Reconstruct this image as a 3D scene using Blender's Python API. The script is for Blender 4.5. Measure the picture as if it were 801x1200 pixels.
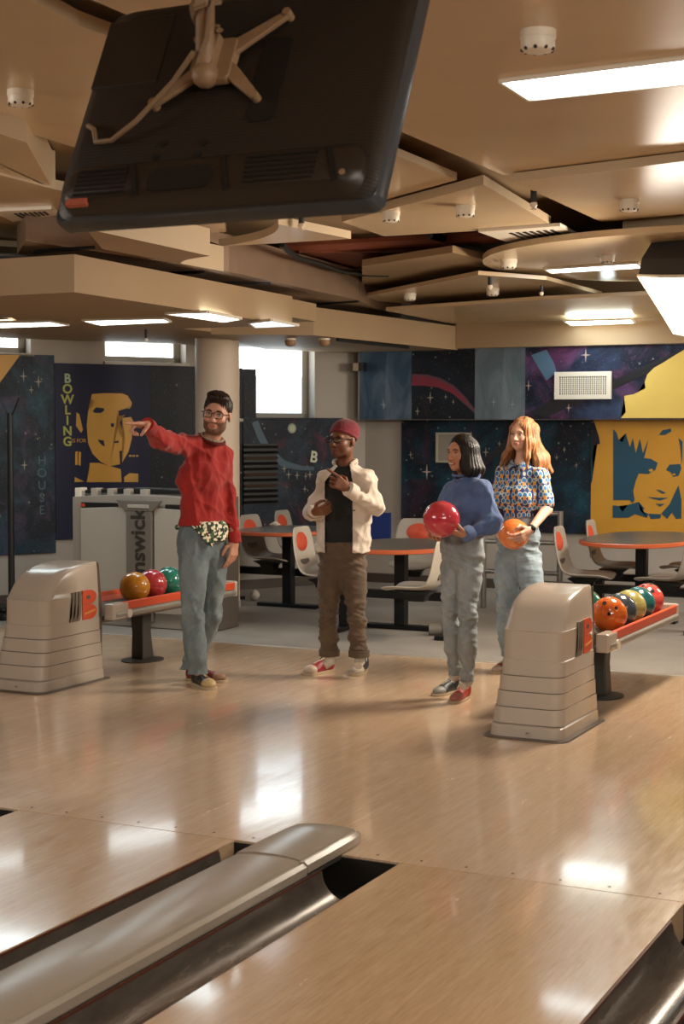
import bpy, bmesh, math, random
import numpy as np
from mathutils import Vector, Matrix, noise as mnoise
from math import sin, cos, pi, radians as rad
random.seed(4)
SC = bpy.context.scene
for o in list(bpy.data.objects): bpy.data.objects.remove(o)
COL = SC.collection

# ---------------------------------------------------------------- camera
FPX, YAW, PITCH, ROLL, CH = 1792.84, 0.457280, 0.0555726, 0.00142, 1.6187
_F = Vector((-sin(YAW)*cos(PITCH), cos(YAW)*cos(PITCH), -sin(PITCH)))
_R0 = Vector((cos(YAW), sin(YAW), 0)); _U0 = _R0.cross(_F)
_R = _R0*cos(ROLL)+_U0*sin(ROLL); _U = _U0*cos(ROLL)-_R0*sin(ROLL)
cd = bpy.data.cameras.new('camera'); cam = bpy.data.objects.new('camera', cd); COL.objects.link(cam)
cam.matrix_world = Matrix(((_R.x,_U.x,-_F.x,0),(_R.y,_U.y,-_F.y,0),(_R.z,_U.z,-_F.z,CH),(0,0,0,1)))
cd.sensor_fit = 'VERTICAL'; cd.sensor_height = 36; cd.lens = 36*FPX/1200
cd.clip_start = .05; cd.clip_end = 200
cd.dof.use_dof = True; cd.dof.focus_distance = 9.2; cd.dof.aperture_fstop = 5.6
SC.camera = cam
SC.view_settings.view_transform = 'Standard'; SC.view_settings.look = 'None'
SC.view_settings.gamma = 1; SC.view_settings.use_curve_mapping = False
SC.view_settings.exposure = 0.2
# ---------------------------------------------------------------- world
w = bpy.data.worlds.new('world'); SC.world = w; w.use_nodes = True
w.node_tree.nodes['Background'].inputs[0].default_value = (.75,.87,1,1)
w.node_tree.nodes['Background'].inputs[1].default_value = 1.0

def lamp(name, typ, loc, target, energy, color, **k):
    l = bpy.data.lights.new(name, typ); l.energy = energy; l.color = color
    for a, b in k.items(): setattr(l, a, b)
    o = bpy.data.objects.new(name, l); COL.objects.link(o); o.location = loc
    d = Vector(target)-Vector(loc); o.rotation_euler = d.to_track_quat('-Z', 'Y').to_euler()
    return o
KEYC = (1, .93, .83)
lamp('lane_area_light', 'AREA', (1.6, 2.2, 2.85), (-3.6, 8.6, .7), 115, KEYC, shape='RECTANGLE', size=2.4, size_y=1.2)
lamp('hall_area_light', 'AREA', (-6.5, 2.6, 2.8), (-5.5, 10, .6), 105, KEYC, shape='RECTANGLE', size=2.4, size_y=1.2)
lamp('lounge_area_light', 'AREA', (-.9, 12.4, 2.3), (-5, 13.6, .7), 85, (1,.9,.78), shape='RECTANGLE', size=1.6, size_y=.8)

# ---------------------------------------------------------------- colour + material helpers
def s2l(c):
    if isinstance(c, str): c = [int(c[i:i+2], 16)/255 for i in (0, 2, 4)]
    return tuple((x/12.92 if x <= .04045 else ((x+.055)/1.055)**2.4) for x in c[:3])+(1,)
class NT:
    def __init__(s, name):
        s.m = bpy.data.materials.new(name); s.m.use_nodes = True; s.t = s.m.node_tree
        s.b = s.t.nodes['Principled BSDF']; s.tc = None
    def n(s, typ, **k):
        x = s.t.nodes.new(typ)
        for a, b in k.items():
            if a.startswith('i_'):
                key = a[2:].replace('_', ' '); x.inputs[int(key) if key.isdigit() else key].default_value = b
            else: setattr(x, a, b)
        return x
    def l(s, a, b): s.t.links.new(a, b)
    def obj(s, scale=(1,1,1), loc=(0,0,0), rot=(0,0,0), out='Object'):
        tc = s.n('ShaderNodeTexCoord'); mp = s.n('ShaderNodeMapping')
        mp.inputs['Scale'].default_value = scale; mp.inputs['Location'].default_value = loc; mp.inputs['Rotation'].default_value = rot
        s.l(tc.outputs[out], mp.inputs[0]); return mp.outputs[0]
    def noise(s, v, scale, detail=3, rough=.5, dist=0):
        x = s.n('ShaderNodeTexNoise'); x.inputs['Scale'].default_value = scale; x.inputs['Detail'].default_value = detail
        x.inputs['Roughness'].default_value = rough; x.inputs['Distortion'].default_value = dist; s.l(v, x.inputs['Vector']); return x.outputs[0]
    def ramp(s, f, stops, interp='LINEAR'):
        r = s.n('ShaderNodeValToRGB'); r.color_ramp.interpolation = interp
        e = r.color_ramp.elements
        while len(e) < len(stops): e.new(.5)
        for i, (p, c) in enumerate(stops):
            e[i].position = p; e[i].color = s2l(c) if isinstance(c, str) else (c if len(c) == 4 else tuple(c)+(1,))
        s.l(f, r.inputs[0]); return r.outputs[0]
    def mix(s, f, a, b, mode='MIX'):
        m = s.n('ShaderNodeMix', data_type='RGBA', blend_type=mode)
        for sk, v in ((m.inputs[0], f), (m.inputs[6], a), (m.inputs[7], b)):
            if isinstance(v, (int, float)): sk.default_value = v
            elif isinstance(v, str): sk.default_value = s2l(v)
            elif isinstance(v, tuple): sk.default_value = v
            else: s.l(v, sk)
        return m.outputs[2]
    def bump(s, h, strength=.3, dist=.01):
        b = s.n('ShaderNodeBump'); b.inputs['Strength'].default_value = strength; b.inputs['Distance'].default_value = dist
        s.l(h, b.inputs['Height']); s.l(b.outputs[0], s.b.inputs['Normal'])
    def set(s, col=None, rough=None, metal=None, **k):
        if col is not None:
            if isinstance(col, (str, tuple)): s.b.inputs['Base Color'].default_value = s2l(col) if isinstance(col, str) else col
            else: s.l(col, s.b.inputs['Base Color'])
        if rough is not None:
            if isinstance(rough, (int, float)): s.b.inputs['Roughness'].default_value = rough
            else: s.l(rough, s.b.inputs['Roughness'])
        if metal is not None: s.b.inputs['Metallic'].default_value = metal
        for a, v in k.items(): s.b.inputs[a.replace('_', ' ')].default_value = v
        return s.m
_mc = {}
def mat(name, col, rough=.5, metal=0, grain=0, gs=40, bump=0, bs=60, **k):
    if name in _mc: return _mc[name]
    t = NT(name); v = t.obj()
    c = s2l(col)
    if grain:
        f = t.noise(v, gs, 4, .6)
        lo = tuple(x*(1-grain) for x in c[:3])+(1,); hi = tuple(min(1, x*(1+grain)) for x in c[:3])+(1,)
        c = t.ramp(f, [(.3, lo), (.7, hi)])
    if bump: t.bump(t.noise(v, bs, 3), bump, .004)
    _mc[name] = t.set(c, rough, metal, **k); return _mc[name]
def emat(name, col, st):
    t = NT(name); t.b.inputs['Emission Color'].default_value = s2l(col); t.b.inputs['Emission Strength'].default_value = st
    return t.set(col, .6)

# ---------------------------------------------------------------- mesh helpers
def link(name, me, m=None, parent=None, smooth=False):
    o = bpy.data.objects.new(name, me); COL.objects.link(o)
    if m is not None:
        for q in (m if isinstance(m, (list, tuple)) else [m]): me.materials.append(q)
    if smooth:
        me.polygons.foreach_set('use_smooth', [True]*len(me.polygons))
    if parent: o.parent = parent
    return o
def tag(o, label=None, cat=None, group=None, kind=None):
    if label: o['label'] = label
    if cat: o['category'] = cat
    if group: o['group'] = group
    if kind: o['kind'] = kind
    return o
def thing(name, label, cat, loc=(0,0,0), rz=0, group=None, kind=None):
    o = bpy.data.objects.new(name, None); COL.objects.link(o); o.location = loc; o.rotation_euler = (0,0,rz)
    o.empty_display_size = .1
    return tag(o, label, cat, group, kind)
class MB:
    def __init__(s): s.b = bmesh.new(); s.M = None; s.mi = 0
    def _f(s, vs, fs):
        vv = [s.b.verts.new(s.M @ Vector(v) if s.M else v) for v in vs]
        for f in fs:
            try: s.b.faces.new([vv[i] for i in f]).material_index = s.mi
            except ValueError: pass
        return s
    def box(s, x0, x1, y0, y1, z0, z1):
        return s._f([(x,y,z) for z in (z0,z1) for x, y in ((x0,y0),(x1,y0),(x1,y1),(x0,y1))],
                    [(3,2,1,0),(4,5,6,7),(0,1,5,4),(1,2,6,5),(2,3,7,6),(3,0,4,7)])
    def prism(s, poly, z0, z1, ax='z'):
        a = sum(poly[i-1][0]*poly[i][1]-poly[i][0]*poly[i-1][1] for i in range(len(poly)))
        if a < 0: poly = poly[::-1]
        n = len(poly)
        if ax == 'z': f = lambda p, z: (p[0],p[1],z)
        elif ax == 'y': f = lambda p, z: (p[0],-z,p[1])
        else: f = lambda p, z: (z,p[0],p[1])
        vs = [f(p, z0) for p in poly]+[f(p, z1) for p in poly]
        return s._f(vs, [tuple(range(n))[::-1], tuple(range(n, 2*n))]+[(i,(i+1)%n,(i+1)%n+n,i+n) for i in range(n)])
    def rings(s, rs, close=True, cap=True):
        n = len(rs[0]); vs = [p for r in rs for p in r]; fs = []
        for k in range(len(rs)-1):
            for i in range(n if close else n-1):
                j = (i+1) % n; fs.append((k*n+i, k*n+j, (k+1)*n+j, (k+1)*n+i))
        if cap and close: fs += [tuple(range(n))[::-1], tuple(range((len(rs)-1)*n, len(rs)*n))]
        return s._f(vs, fs)
    def tube(s, pts, r, n=10, cap=True):
        pts = [Vector(p) for p in pts]; rs = []
        rr = r if isinstance(r, (list, tuple)) else [r]*len(pts)
        up = None
        for i, p in enumerate(pts):
            d = (pts[min(i+1, len(pts)-1)]-pts[max(i-1, 0)]).normalized()
            if up is None:
                up = Vector((0,0,1)) if abs(d.z) < .9 else Vector((1,0,0))
            a = d.cross(up).normalized(); b = a.cross(d).normalized(); up = b
            rs.append([p+(a*cos(2*pi*k/n)+b*sin(2*pi*k/n))*rr[i] for k in range(n)])
        return s.rings([r_[::-1] for r_ in rs], True, cap)
    def cyl(s, c, r, h, n=24, r2=None):
        c = Vector(c); r2 = r if r2 is None else r2
        return s.rings([[(c.x+q*cos(2*pi*k/n), c.y+q*sin(2*pi*k/n), z) for k in range(n)] for q, z in ((r,c.z),(r2,c.z+h))])
    def lathe(s, prof, c=(0,0,0), n=28, sx=1, sy=1):
        return s.rings([[(c[0]+q*sx*cos(2*pi*k/n), c[1]+q*sy*sin(2*pi*k/n), c[2]+z) for k in range(n)] for q, z in prof])
    def ball(s, c, r, n=24, sx=1, sy=1, sz=1):
        m = n//2
        return s.rings([[(c[0]+r*sx*sin(pi*j/m)*cos(2*pi*k/n), c[1]+r*sy*sin(pi*j/m)*sin(2*pi*k/n), c[2]-r*sz*cos(pi*j/m)) for k in range(n)]
                        for j in [.02]+list(range(1, m))+[m-.02]])
    def build(s, name, m=None, parent=None, smooth=False, world=False, bev=0, ang=40):
        if world and parent:
            T = (Matrix.Translation(parent.location) @ parent.rotation_euler.to_matrix().to_4x4()).inverted()
            s.b.transform(T)
        bmesh.ops.recalc_face_normals(s.b, faces=s.b.faces)
        me = bpy.data.meshes.new(name); s.b.to_mesh(me); s.b.free()
        o = link(name, me, m, parent, smooth)
        if smooth:
            try: me.set_sharp_from_angle(angle=rad(ang))
            except Exception: pass
        if bev:
            md = o.modifiers.new('bevel', 'BEVEL'); md.width = bev; md.segments = 2; md.limit_method = 'ANGLE'; md.angle_limit = rad(35)
        return o
def copy_tree(o, parent=None):
    c = o.copy(); COL.objects.link(c)
    if parent: c.parent = parent
    for ch in list(o.children): copy_tree(ch, c)
    return c
def ray(px, py): return _F*FPX+_R*(px-400.5)-_U*(py-600)
CAM = Vector((0,0,CH))
def G(px, py, z=0):                       # the point of the horizontal plane z seen at a pixel
    d = ray(px, py); return CAM+d*((z-CH)/d.z)
def D(px, py, dep):                       # the point at camera depth dep
    return CAM+ray(px, py)*(dep/FPX)
def YW(px, py, Y):
    d = ray(px, py); return CAM+d*(Y/d.y)
def XW(px, py, X):
    d = ray(px, py); return CAM+d*(X/d.x)
WA = Vector((-7.5, 13.4, 0)); WD = Vector((.5, .8660254, 0)); WN = Vector((.8660254, -.5, 0))
def LW(px, py):                           # (along, height) on the slanted left wall
    d = ray(px, py); t = (WA-CAM).dot(WN)/d.dot(WN); P = CAM+d*t
    return ((P-WA).dot(WD), P.z)
# ================================================================ materials of the setting
def wood_mat(name, lane=False):
    t = NT(name); v = t.obj((1,1,1))
    br = t.n('ShaderNodeTexBrick', offset=.37, offset_frequency=2, squash=1)
    mp = t.n('ShaderNodeMapping'); mp.inputs['Rotation'].default_value = (0,0,pi/2); t.l(v, mp.inputs[0])
    t.l(mp.outputs[0], br.inputs['Vector'])
    for k, q in (('Scale', 1), ('Brick Width', 1.1), ('Row Height', .027), ('Mortar Size', .0009), ('Mortar Smooth', .3), ('Bias', 0)): br.inputs[k].default_value = q
    a, b, c = ('DCC0A2','CCAC8C','BC9A7A') if not lane else ('D2B48E','C2A27C','B0906C')
    br.inputs['Color1'].default_value = s2l(a); br.inputs['Color2'].default_value = s2l(b); br.inputs['Mortar'].default_value = s2l(c)
    gv = t.obj((14, .8, 1)); g = t.noise(gv, 9, 6, .65, .4)
    col = t.mix(.55, br.outputs[0], t.ramp(g, [(.3, 'B4946F'), (.5, 'D0B291'), (.75, 'E2CBAE')]))
    big = t.noise(t.obj((1.2,.35,1)), 1.6, 3)
    col = t.mix(t.ramp(big, [(.35, (0,0,0)), (.7, (.45,.45,.45))]), col, 'D6BA9C' if not lane else 'C4A074')
    sc = t.noise(t.obj((3,.5,1)), 6, 5, .7)
    r = t.ramp(sc, [(.3, (.12,.12,.12)), (.75, (.3,.3,.3))])
    wv = t.noise(t.obj((1,1,1)), 3, 2)
    t.bump(t.mix(.5, g, wv), .035, .003)
    m = t.set(col, r)
    t.b.inputs['Coat Weight'].default_value = .45; t.b.inputs['Coat Roughness'].default_value = .07
    return m
M_wood = wood_mat('maple approach boards'); M_lane = wood_mat('maple lane boards', True)
def carpet_mat():
    t = NT('grey carpet'); v = t.obj()
    f = t.noise(v, 160, 3, .7); g = t.noise(v, 2.2, 3)
    c = t.mix(.35, t.ramp(f, [(.3, '807A72'), (.7, 'A29B92')]), t.ramp(g, [(.3, '746E67'), (.7, '9C958C')]))
    t.bump(f, .4, .004); return t.set(c, .9)
M_carpet = carpet_mat()
def plaster(name, a, b, rough=.6, sc=.7):
    t = NT(name); f = t.noise(t.obj(), sc, 4, .6); t.bump(t.noise(t.obj(), 90, 2), .05, .002)
    return t.set(t.ramp(f, [(.3, a), (.7, b)]), rough)
M_wall = plaster('greige plaster wall', 'A39A90', 'B2A99F', .7)
M_ceil = plaster('tan painted ceiling', '9C8262', 'A68C6C', .6)
M_ceilp = plaster('cream satin ceiling board', 'C9AE88', 'D3B892', .24)
M_slabedge = plaster('cream ceiling edge', 'BBA484', 'C3AC8C', .5)
M_bulk = plaster('tan bulkhead paint', '9A7F5E', 'A48968', .6)
M_duct = mat('dull sheet metal', '8D7460', .45, .3, grain=.1, gs=3)
M_red = mat('red oxide steel', '7A3E26', .6, 0, grain=.3, gs=8)
M_black = mat('black paint', '121212', .5)
M_blackm = mat('black metal', '17181A', .35, .3)
M_white = mat('white plastic', 'E6DCCB', .4)
M_winf = mat('grey window frame', '8F8B82', .5)
M_pane = emat('frosted daylight pane', 'EAF6FA', 5.0)
M_pane2 = emat('lower frosted daylight pane', 'C9DEEA', 2.2)
M_lite = emat('lit diffuser', 'EAFBFF', 9.0)
M_chrome = mat('brushed steel', 'A9A7A2', .3, .9)

# ================================================================ floor, lanes
def poly_slab(name, pts, z0, z1, m, parent=None, bev=0, kind=None):
    b = MB(); b.prism([(p[0], p[1]) for p in pts], z0, z1); o = b.build(name, m, parent, bev=bev)
    if kind: o['kind'] = kind
    return o
floor = poly_slab('floor', [(-15,9.86),(5,9.86),(5,14.8),(-15,14.8)], -.2, -.004, M_carpet, kind='structure')
SEAM = 5.128
poly_slab('approach_deck', [(-15,SEAM+.003),(5,SEAM+.003),(5,9.82),(-15,9.82)], -.2, 0, M_wood, floor)
poly_slab('threshold_strip', [(-15,9.815),(5,9.815),(5,9.865),(-15,9.865)], -.1, .004, mat('pale aluminium strip','C9BFB2',.4,.5), floor)
LX = [(-5.46,-4.41),(-4.041,-2.987),(-2.28,-1.219),(-.512,.54)]
for i, (a, b) in enumerate(LX):
    poly_slab('lane_surface', [(a,-12),(b,-12),(b,SEAM-.003),(a,SEAM-.003)], -.12, 0, M_lane, floor)
M_pit = mat('dark pit floor', '17120E', .6)
poly_slab('pit_floor', [(-15,-12),(5,-12),(5,SEAM),(-15,SEAM)], -.3, -.14, M_pit, floor)
poly_slab('lane_surface', [(-15,-12),(-5.84,-12),(-5.84,SEAM-.003),(-15,SEAM-.003)], -.12, 0, M_lane, floor)
poly_slab('lane_surface', [(1.25,-12),(5,-12),(5,SEAM-.003),(1.25,SEAM-.003)], -.12, 0, M_lane, floor)
for a, b_ in ((-4.41,-4.04),(-2.988,-2.279),(-1.22,-.511)):
    poly_slab('pit_dark_sheet', [(a,SEAM-.012),(b_,SEAM-.012),(b_,SEAM-.0035),(a,SEAM-.0035)], -.19, -.006, M_pit, floor)  # dark sheets added over the deck end to darken the gaps
# screws along the foul line
b = MB()
for k in range(30):
    x = -6+.18*k
    b.cyl((x, SEAM+.06, -.001), .006, .002, 8)
b.build('screw_heads', mat('dark screw','3A2A1C',.6), floor)['kind'] = 'stuff'
M_gut = NT('worn charcoal gutter'); _v = M_gut.obj((6,.6,1)); _n = M_gut.noise(_v, 3, 5, .7, .6)
M_gut.set(M_gut.ramp(_n, [(.3,'4E4741'),(.55,'6C635A'),(.8,'968B80')]), M_gut.ramp(_n, [(.3,(.2,.2,.2)),(.8,(.34,.34,.34))])); M_gut.b.inputs['Metallic'].default_value = .35; M_gut = M_gut.m
def gutter(x0, x1, y1, label):
    cx, r = (x0+x1)/2, (x1-x0)/2
    t = thing('lane_gutter', label, 'gutter', (cx, y1, 0), 0)
    n = 16; out = [(r*cos(pi*k/n), -r*.92*sin(pi*k/n)-.012) for k in range(n+1)]
    inn = [((r-.006)*cos(pi*k/n), -(r-.006)*.92*sin(pi*k/n)-.012) for k in range(n+1)][::-1]
    pr = out+inn
    b = MB(); b.rings([[(p[0], y, p[1]) for p in pr] for y in (-16, -8, -4, -2, -1, 0)])
    b.build('channel', M_gut, t, smooth=True)
    b = MB(); lip = [(x+ (0 if i in (0, n) else 0), z) for i, (x, z) in enumerate(out)]
    b.tube([(p[0]*.985, .001, p[1]*.985) for p in out], .005, 6)
    b.build('end_lip', mat('worn grey metal','77716A',.35,.6), t, smooth=True)
    b = MB(); b.box(-r-.002, -r+.004, -16, 0, -.02, -.004); b.box(r-.004, r+.002, -16, 0, -.02, -.004)
    b.build('edge_trim', mat('red brown edge','5A2E1E',.5), t)
gutter(-2.984, -2.752, 4.99, 'grey lane gutter left of the long grey divider cover, mostly hidden by it')
gutter(-2.512, -2.283, 4.93, 'dark curved lane gutter just right of the long grey divider cover')
gutter(-1.216, -.987, 4.93, 'dark curved lane gutter in the bottom right corner of the photo')
gutter(-4.40, -4.044, 4.9, 'dark gutter end at the left edge of the photo, beyond the left lane')
for x0, x1 in ((-2.752,-2.512),):
    pass
# divider covers
def capping(xc, y1, label):
    t = thing('divider_cover', label, 'divider', (xc, y1, 0))
    w = .152
    M = M_cap
    def prof(s=1, z=0):
        return [(-w*s,-.004+z),(-w*s,.028+z),(-w*s*.93,.04+z),(-w*s*.5,.05+z),(0,.053+z),(w*s*.5,.05+z),(w*s*.78,.044+z),(w*s*.80,.036+z),(w*s*.86,.036+z),(w*s*.9,.04+z),(w*s,.028+z),(w*s,-.002+z)]
    b = MB(); b.rings([[(p[0], y, p[1]) for p in prof()] for y in (-17,-8,-3,-1,-.52)])
    b.build('cover', M, t, smooth=True, ang=30)
    b = MB(); rs = []
    for y, s in ((-.515,1.0),(-.3,1.0),(-.14,.98),(-.06,.93),(-.02,.84),(0,.7)):
        rs.append([(p[0]*s, y, (p[1]+.006 if p[1] > 0 else p[1]+.006)*(1 if s > .9 else .55+.45*(s-.7)/.23)) for p in prof()])
    b.rings(rs); b.build('rounded_end_cap', M, t, smooth=True, ang=30)
    b = MB(); b.box(w-.012, w-.001, -17, -.1, -.014, -.002); b.build('side_rail', M_chrome, t)
    b = MB(); b.box(-.075, .155, -17, -.45, -.13, -.006); b.build('bed', M_pit, t)
M_cap = mat('taupe satin plastic', 'A89D8E', .22, 0, grain=.05, gs=4)
capping(-2.672, 5.36, 'long taupe divider cover with a rounded end between the two lanes')

# ================================================================ walls
def wall_cells(name, xs, zs, holes, th, m, loc, rz, kind='structure'):
    t = MB()
    xs = sorted(set(xs+[h[0] for h in holes]+[h[1] for h in holes])); zs = sorted(set(zs+[h[2] for h in holes]+[h[3] for h in holes]))
    for i in range(len(xs)-1):
        for j in range(len(zs)-1):
            cx, cz = (xs[i]+xs[i+1])/2, (zs[j]+zs[j+1])/2
            if any(h[0] < cx < h[1] and h[2] < cz < h[3] for h in holes): continue
            t.box(xs[i], xs[i+1], 0, th, zs[j], zs[j+1])
    bmesh.ops.remove_doubles(t.b, verts=t.b.verts, dist=1e-5)
    o = t.build(name, m); o.location = loc; o.rotation_euler = (0,0,rz); o['kind'] = kind
    return o
HOLES = [(-3.3,-2.43,2.28,2.62),(-1.69,-.84,2.23,2.62),(-.30,.64,1.70,2.62)]
wl = wall_cells('wall_left', [-12, 1.27], [-.1, 3.5], HOLES, .35, M_wall, WA, rad(60))
wb = wall_cells('wall_back', [-7.2, 5.2], [-.1, 3.5], [], .3, M_wall, (0,14.5,0), 0)
b = MB(); b.box(5, 5.2, -12, 14.8, -.1, 3.5); b.build('wall_right', M_wall)['kind'] = 'structure'
b = MB(); b.box(-15.2, 5.2, -12.2, -12, -.3, 3.5); b.build('wall_front', M_wall)['kind'] = 'structure'
b = MB(); b.box(-15.2, -15, -12, 3.2, -.3, 3.5); b.build('wall_side', M_wall)['kind'] = 'structure'
# windows
def LWM(name): pass
for i, (h, split) in enumerate(zip(HOLES, (None, None, 2.13))):
    t = thing('window_%d' % (i+1), None, None, WA, rad(60), kind='structure')
    x0, x1, z0, z1 = h; f = .045; y = .12
    b = MB(); b.box(x0,x1,y,y+.06,z0,z0+f*1.3).box(x0,x1,y,y+.06,z1-f,z1).box(x0,x0+f,y,y+.06,z0,z1).box(x1-f*1.6,x1,y,y+.06,z0,z1)
    b.build('window_frame', M_winf, t, bev=.005)
    b = MB(); b.box(x0-.02, x1+.03, -.03, .12, z0-.03, z0); b.build('window_sill', mat('pale sill','B5AEA2',.5), t, bev=.004)
    b = MB(); b.box(x0+f, x1-f*1.6, y+.02, y+.03, (split or z0+f), z1-f); b.build('pane', M_pane, t)
    if split:
        b = MB(); b.box(x0+f, x1-f*1.6, y+.018, y+.03, z0+f, split); b.build('frosted_pane', M_pane2, t)['label'] = 'bluish frosted lower pane'
# skirting
b = MB(); b.box(-7, 5, 14.47, 14.5, -.004, .09); b.build('baseboard_back', mat('dark skirting','4A4038',.5))['kind'] = 'structure'
b = MB(); b.box(-12, 1.24, -.03, 0, -.004, .09); o = b.build('baseboard_left', _mc['dark skirting']); o.location = WA; o.rotation_euler = (0,0,rad(60)); o['kind'] = 'structure'
# round column
t = thing('column', None, None, (-7.09, 11.87, 0), kind='structure'); t.name = 'trim_1'
b = MB(); b.cyl((0,0,-.004), .198, 2.41, 40); b.build('shaft', plaster('cream painted column','D0BCA6','DAC6B0',.5), t, smooth=True)
b = MB(); b.cyl((0,0,-.004), .205, .06, 40); b.build('column_base', M_wall, t, smooth=True)

# ================================================================ ceiling
ceil = poly_slab('ceiling', [(-15.2,-12.2),(5.2,-12.2),(5.2,14.8),(-15.2,14.8)], 3.3, 3.5, M_ceil, kind='structure')
def slab(px, z, th, name='ceiling_board', m=None, world=None, edge=True):
    pts = world or [G(x, y, z) for x, y in px]
    pts = [(p[0], p[1]) for p in pts]
    b = MB(); b.prism(pts, z, z+th)
    o = b.build(name, [m or M_ceilp, M_slabedge], ceil)
    for f in o.data.polygons:
        if edge and abs(f.normal.z) < .5: f.material_index = 1
    return o
slab(None, 2.95, .05, world=[(-2.85,2.2),(4.9,2.2),(4.9,7.9),(-2.85,7.715)])                       # big board with the strip light
slab(None, 2.95, .05, world=[(-2.85,-6),(4.9,-6),(4.9,2.0),(-2.85,2.0)])
slab(None, 2.95, .05, world=[(-9.5,-6),(-3.3,-6),(-3.3,1.8),(-9.5,1.8)])
g = lambda x, y, z: tuple(G(x, y, z)[:2])
slab([(601,213),(704,260),(960,236),(960,170)], 2.9, .045)
slab([(729,272),(1010,398),(1010,240)], 2.86, .07)
slab([(458,180),(535,211),(440,237),(240,255),(200,60),(380,30)], 2.93, .04)
slab([(400,260),(552,220),(566,216),(645,263),(600,268),(450,277)], 2.88, .05)
# round board
b = MB(); b.cyl((-2.42,10.93,2.8), 1.66, .04, 72); o = b.build('round_ceiling_board', M_ceilp, ceil, smooth=True, ang=30)
# arc-edged board
def arc(p, q, bulge, z, n=14):
    A, B = G(*p, z), G(*q, z); d = B-A; nrm = Vector((-d.y, d.x, 0))
    return [A+d*(k/n)+nrm*bulge*4*(k/n)*(1-k/n) for k in range(n+1)]
slab(None, 2.8, .05, world=arc((256,289),(326,263),.1,2.8)+[G(411,280,2.8)])
slab(None, 2.62, .16, world=arc((262,318),(246,300),-.25,2.62)+[G(100,268,2.62),G(120,292,2.62)], m=M_ceil)
slab([(-90,178),(0,205),(65,222),(262,258),(265,272),(42,284),(-100,292)], 2.85, .05)
slab([(-90,150),(0,157),(31,167),(62,222),(65,222),(0,205),(-90,190)], 2.86, .2)
slab([(-120,-10),(0,-20),(92,30),(200,70),(180,200),(82,171),(0,146),(-100,120)], 2.95, .05)
slab([(-80,283),(42,291),(34,298),(-80,296)], 2.8, .04)
# boards further back
slab([(424,347),(424,312),(530,296),(600,312),(604,338),(520,344)], 2.84, .05, m=M_bulk, edge=False)
slab([(416,350),(560,322),(640,328),(705,346),(600,353),(500,358)], 2.74, .03, edge=False)
slab([(452,364),(640,351),(770,345),(930,352),(930,398),(600,394)], 2.64, .03, edge=False)
slab(None, 3.07, .05, world=[(-5.3,2),(4.9,2),(4.9,14.3),(-5.3,14.3)], m=M_bulk, edge=False)  # this sheet and the next are added to lighten the black gaps between boards
slab(None, 3.07, .05, world=[(-12,2),(-5.3,2),(-5.3,14.3),(-6.8,14.3)], m=M_bulk, edge=False)
# bulkheads: dropped soffit along the left wall
XB, YB = -5.36, 7.36
def bulk(pts, z0, z1, name='bulkhead', m=None): return slab(None, z0, z1-z0, name, m or M_bulk, pts, edge=False)
bulk([(-7.2,7.4),(-5.74,7.37),(-5.36,7.36),(-5.57,10.45),(-6.6,10.45),(-7.2,8.2)], 2.40, 2.62)
bulk([(-6.6,10.45),(-5.57,10.45),(-5.62,10.95),(-6.6,10.95)], 2.46, 2.6)
bulk([(-15,1.0),(-6.6,1.0),(-6.3,7.38),(-7.2,7.4),(-7.2,8.2),(-7.6,13.2),(-15,0)], 2.41, 2.6)
bulk([(-7.35,9.4),(-6.6,8.2),(-6.6,11.4),(-7.1,13.9),(-7.6,13.2)], 2.405, 2.58)
bulk([(-6.6,10.95),(-5.90,11.45),(-5.72,14.45),(-6.9,14.45),(-7.45,13.4)], 2.385, 2.62)
bulk([(-5.73,14.2),(4.9,14.2),(4.9,14.5),(-5.73,14.5)], 2.40, 3.3)
# ducts
def duct(pts, z0, z1, label=None):
    b = MB(); b.prism(pts, z0, z1); return b
t = thing('air_duct', 'long brownish sheet metal air duct running under the ceiling behind the screen', 'duct', (-5.8,9.3,2.68))
b = MB(); p = [G(214,329,2.68), G(345,357,2.68), G(440,371,2.68), G(470,372,2.68), G(420,352,2.68), G(268,318,2.68), G(30,282,2.68), G(20,298,2.68), G(90,305,2.68)]
b.prism([(q.x,q.y) for q in p], 2.68, 2.93); b.build('duct_body', M_duct, t, world=True)
b = MB()
for a, c in (((316,332),(214,330)), ((420,353),(345,358))):
    A, B = G(*a, 2.675), G(*c, 2.675); b.tube([B, A, A+Vector((0,0,.26))], .012, 6)
b.build('flange', M_black, t, world=True)
t = thing('red_steel_duct', 'dark red-brown rectangular duct above the black pipe in the ceiling void', 'duct', tuple(G(450,300,2.95)))
b = MB(); p = [G(360,318,2.95), G(518,308,2.95), G(520,296,2.95), G(350,296,2.95)]; b.prism([(q.x,q.y) for q in p], 2.95, 3.06); b.build('duct_body', M_red, t, world=True)
b = MB(); A, B = G(330,290,3.0), G(640,274,3.0); b.tube([A, B], .045, 8); b.build('steel_flange', mat('rust red beam','8C4A30',.6), t, world=True)
def ptube(name, label, cat, pts, z, r, m):
    P = [G(x, y, z) for x, y in pts]
    b = MB(); b.tube(P, r, 8); o = b.build(name, m, smooth=True); return tag(o, label, cat)
ptube('ceiling_pipe', 'black curved pipe hanging below the red-brown duct', 'pipe', [(330,286),(338,295),(352,303),(372,308),(400,318),(425,321),(455,322)], 2.85, .02, M_black)
ptube('ceiling_rail', 'short straight black rail beside the round ceiling board', 'rail', [(503,275),(535,284),(567,296)], 3.0, .03, M_black)
ptube('ceiling_rail', 'thin dark rail on the duct near the left edge of the photo', 'rail', [(40,295),(110,290)], 2.66, .012, M_blackm)
ptube('ceiling_rail', 'thin dark rail on the duct above the second lit window', 'rail', [(165,321),(240,319)], 2.66, .012, M_blackm)
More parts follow.
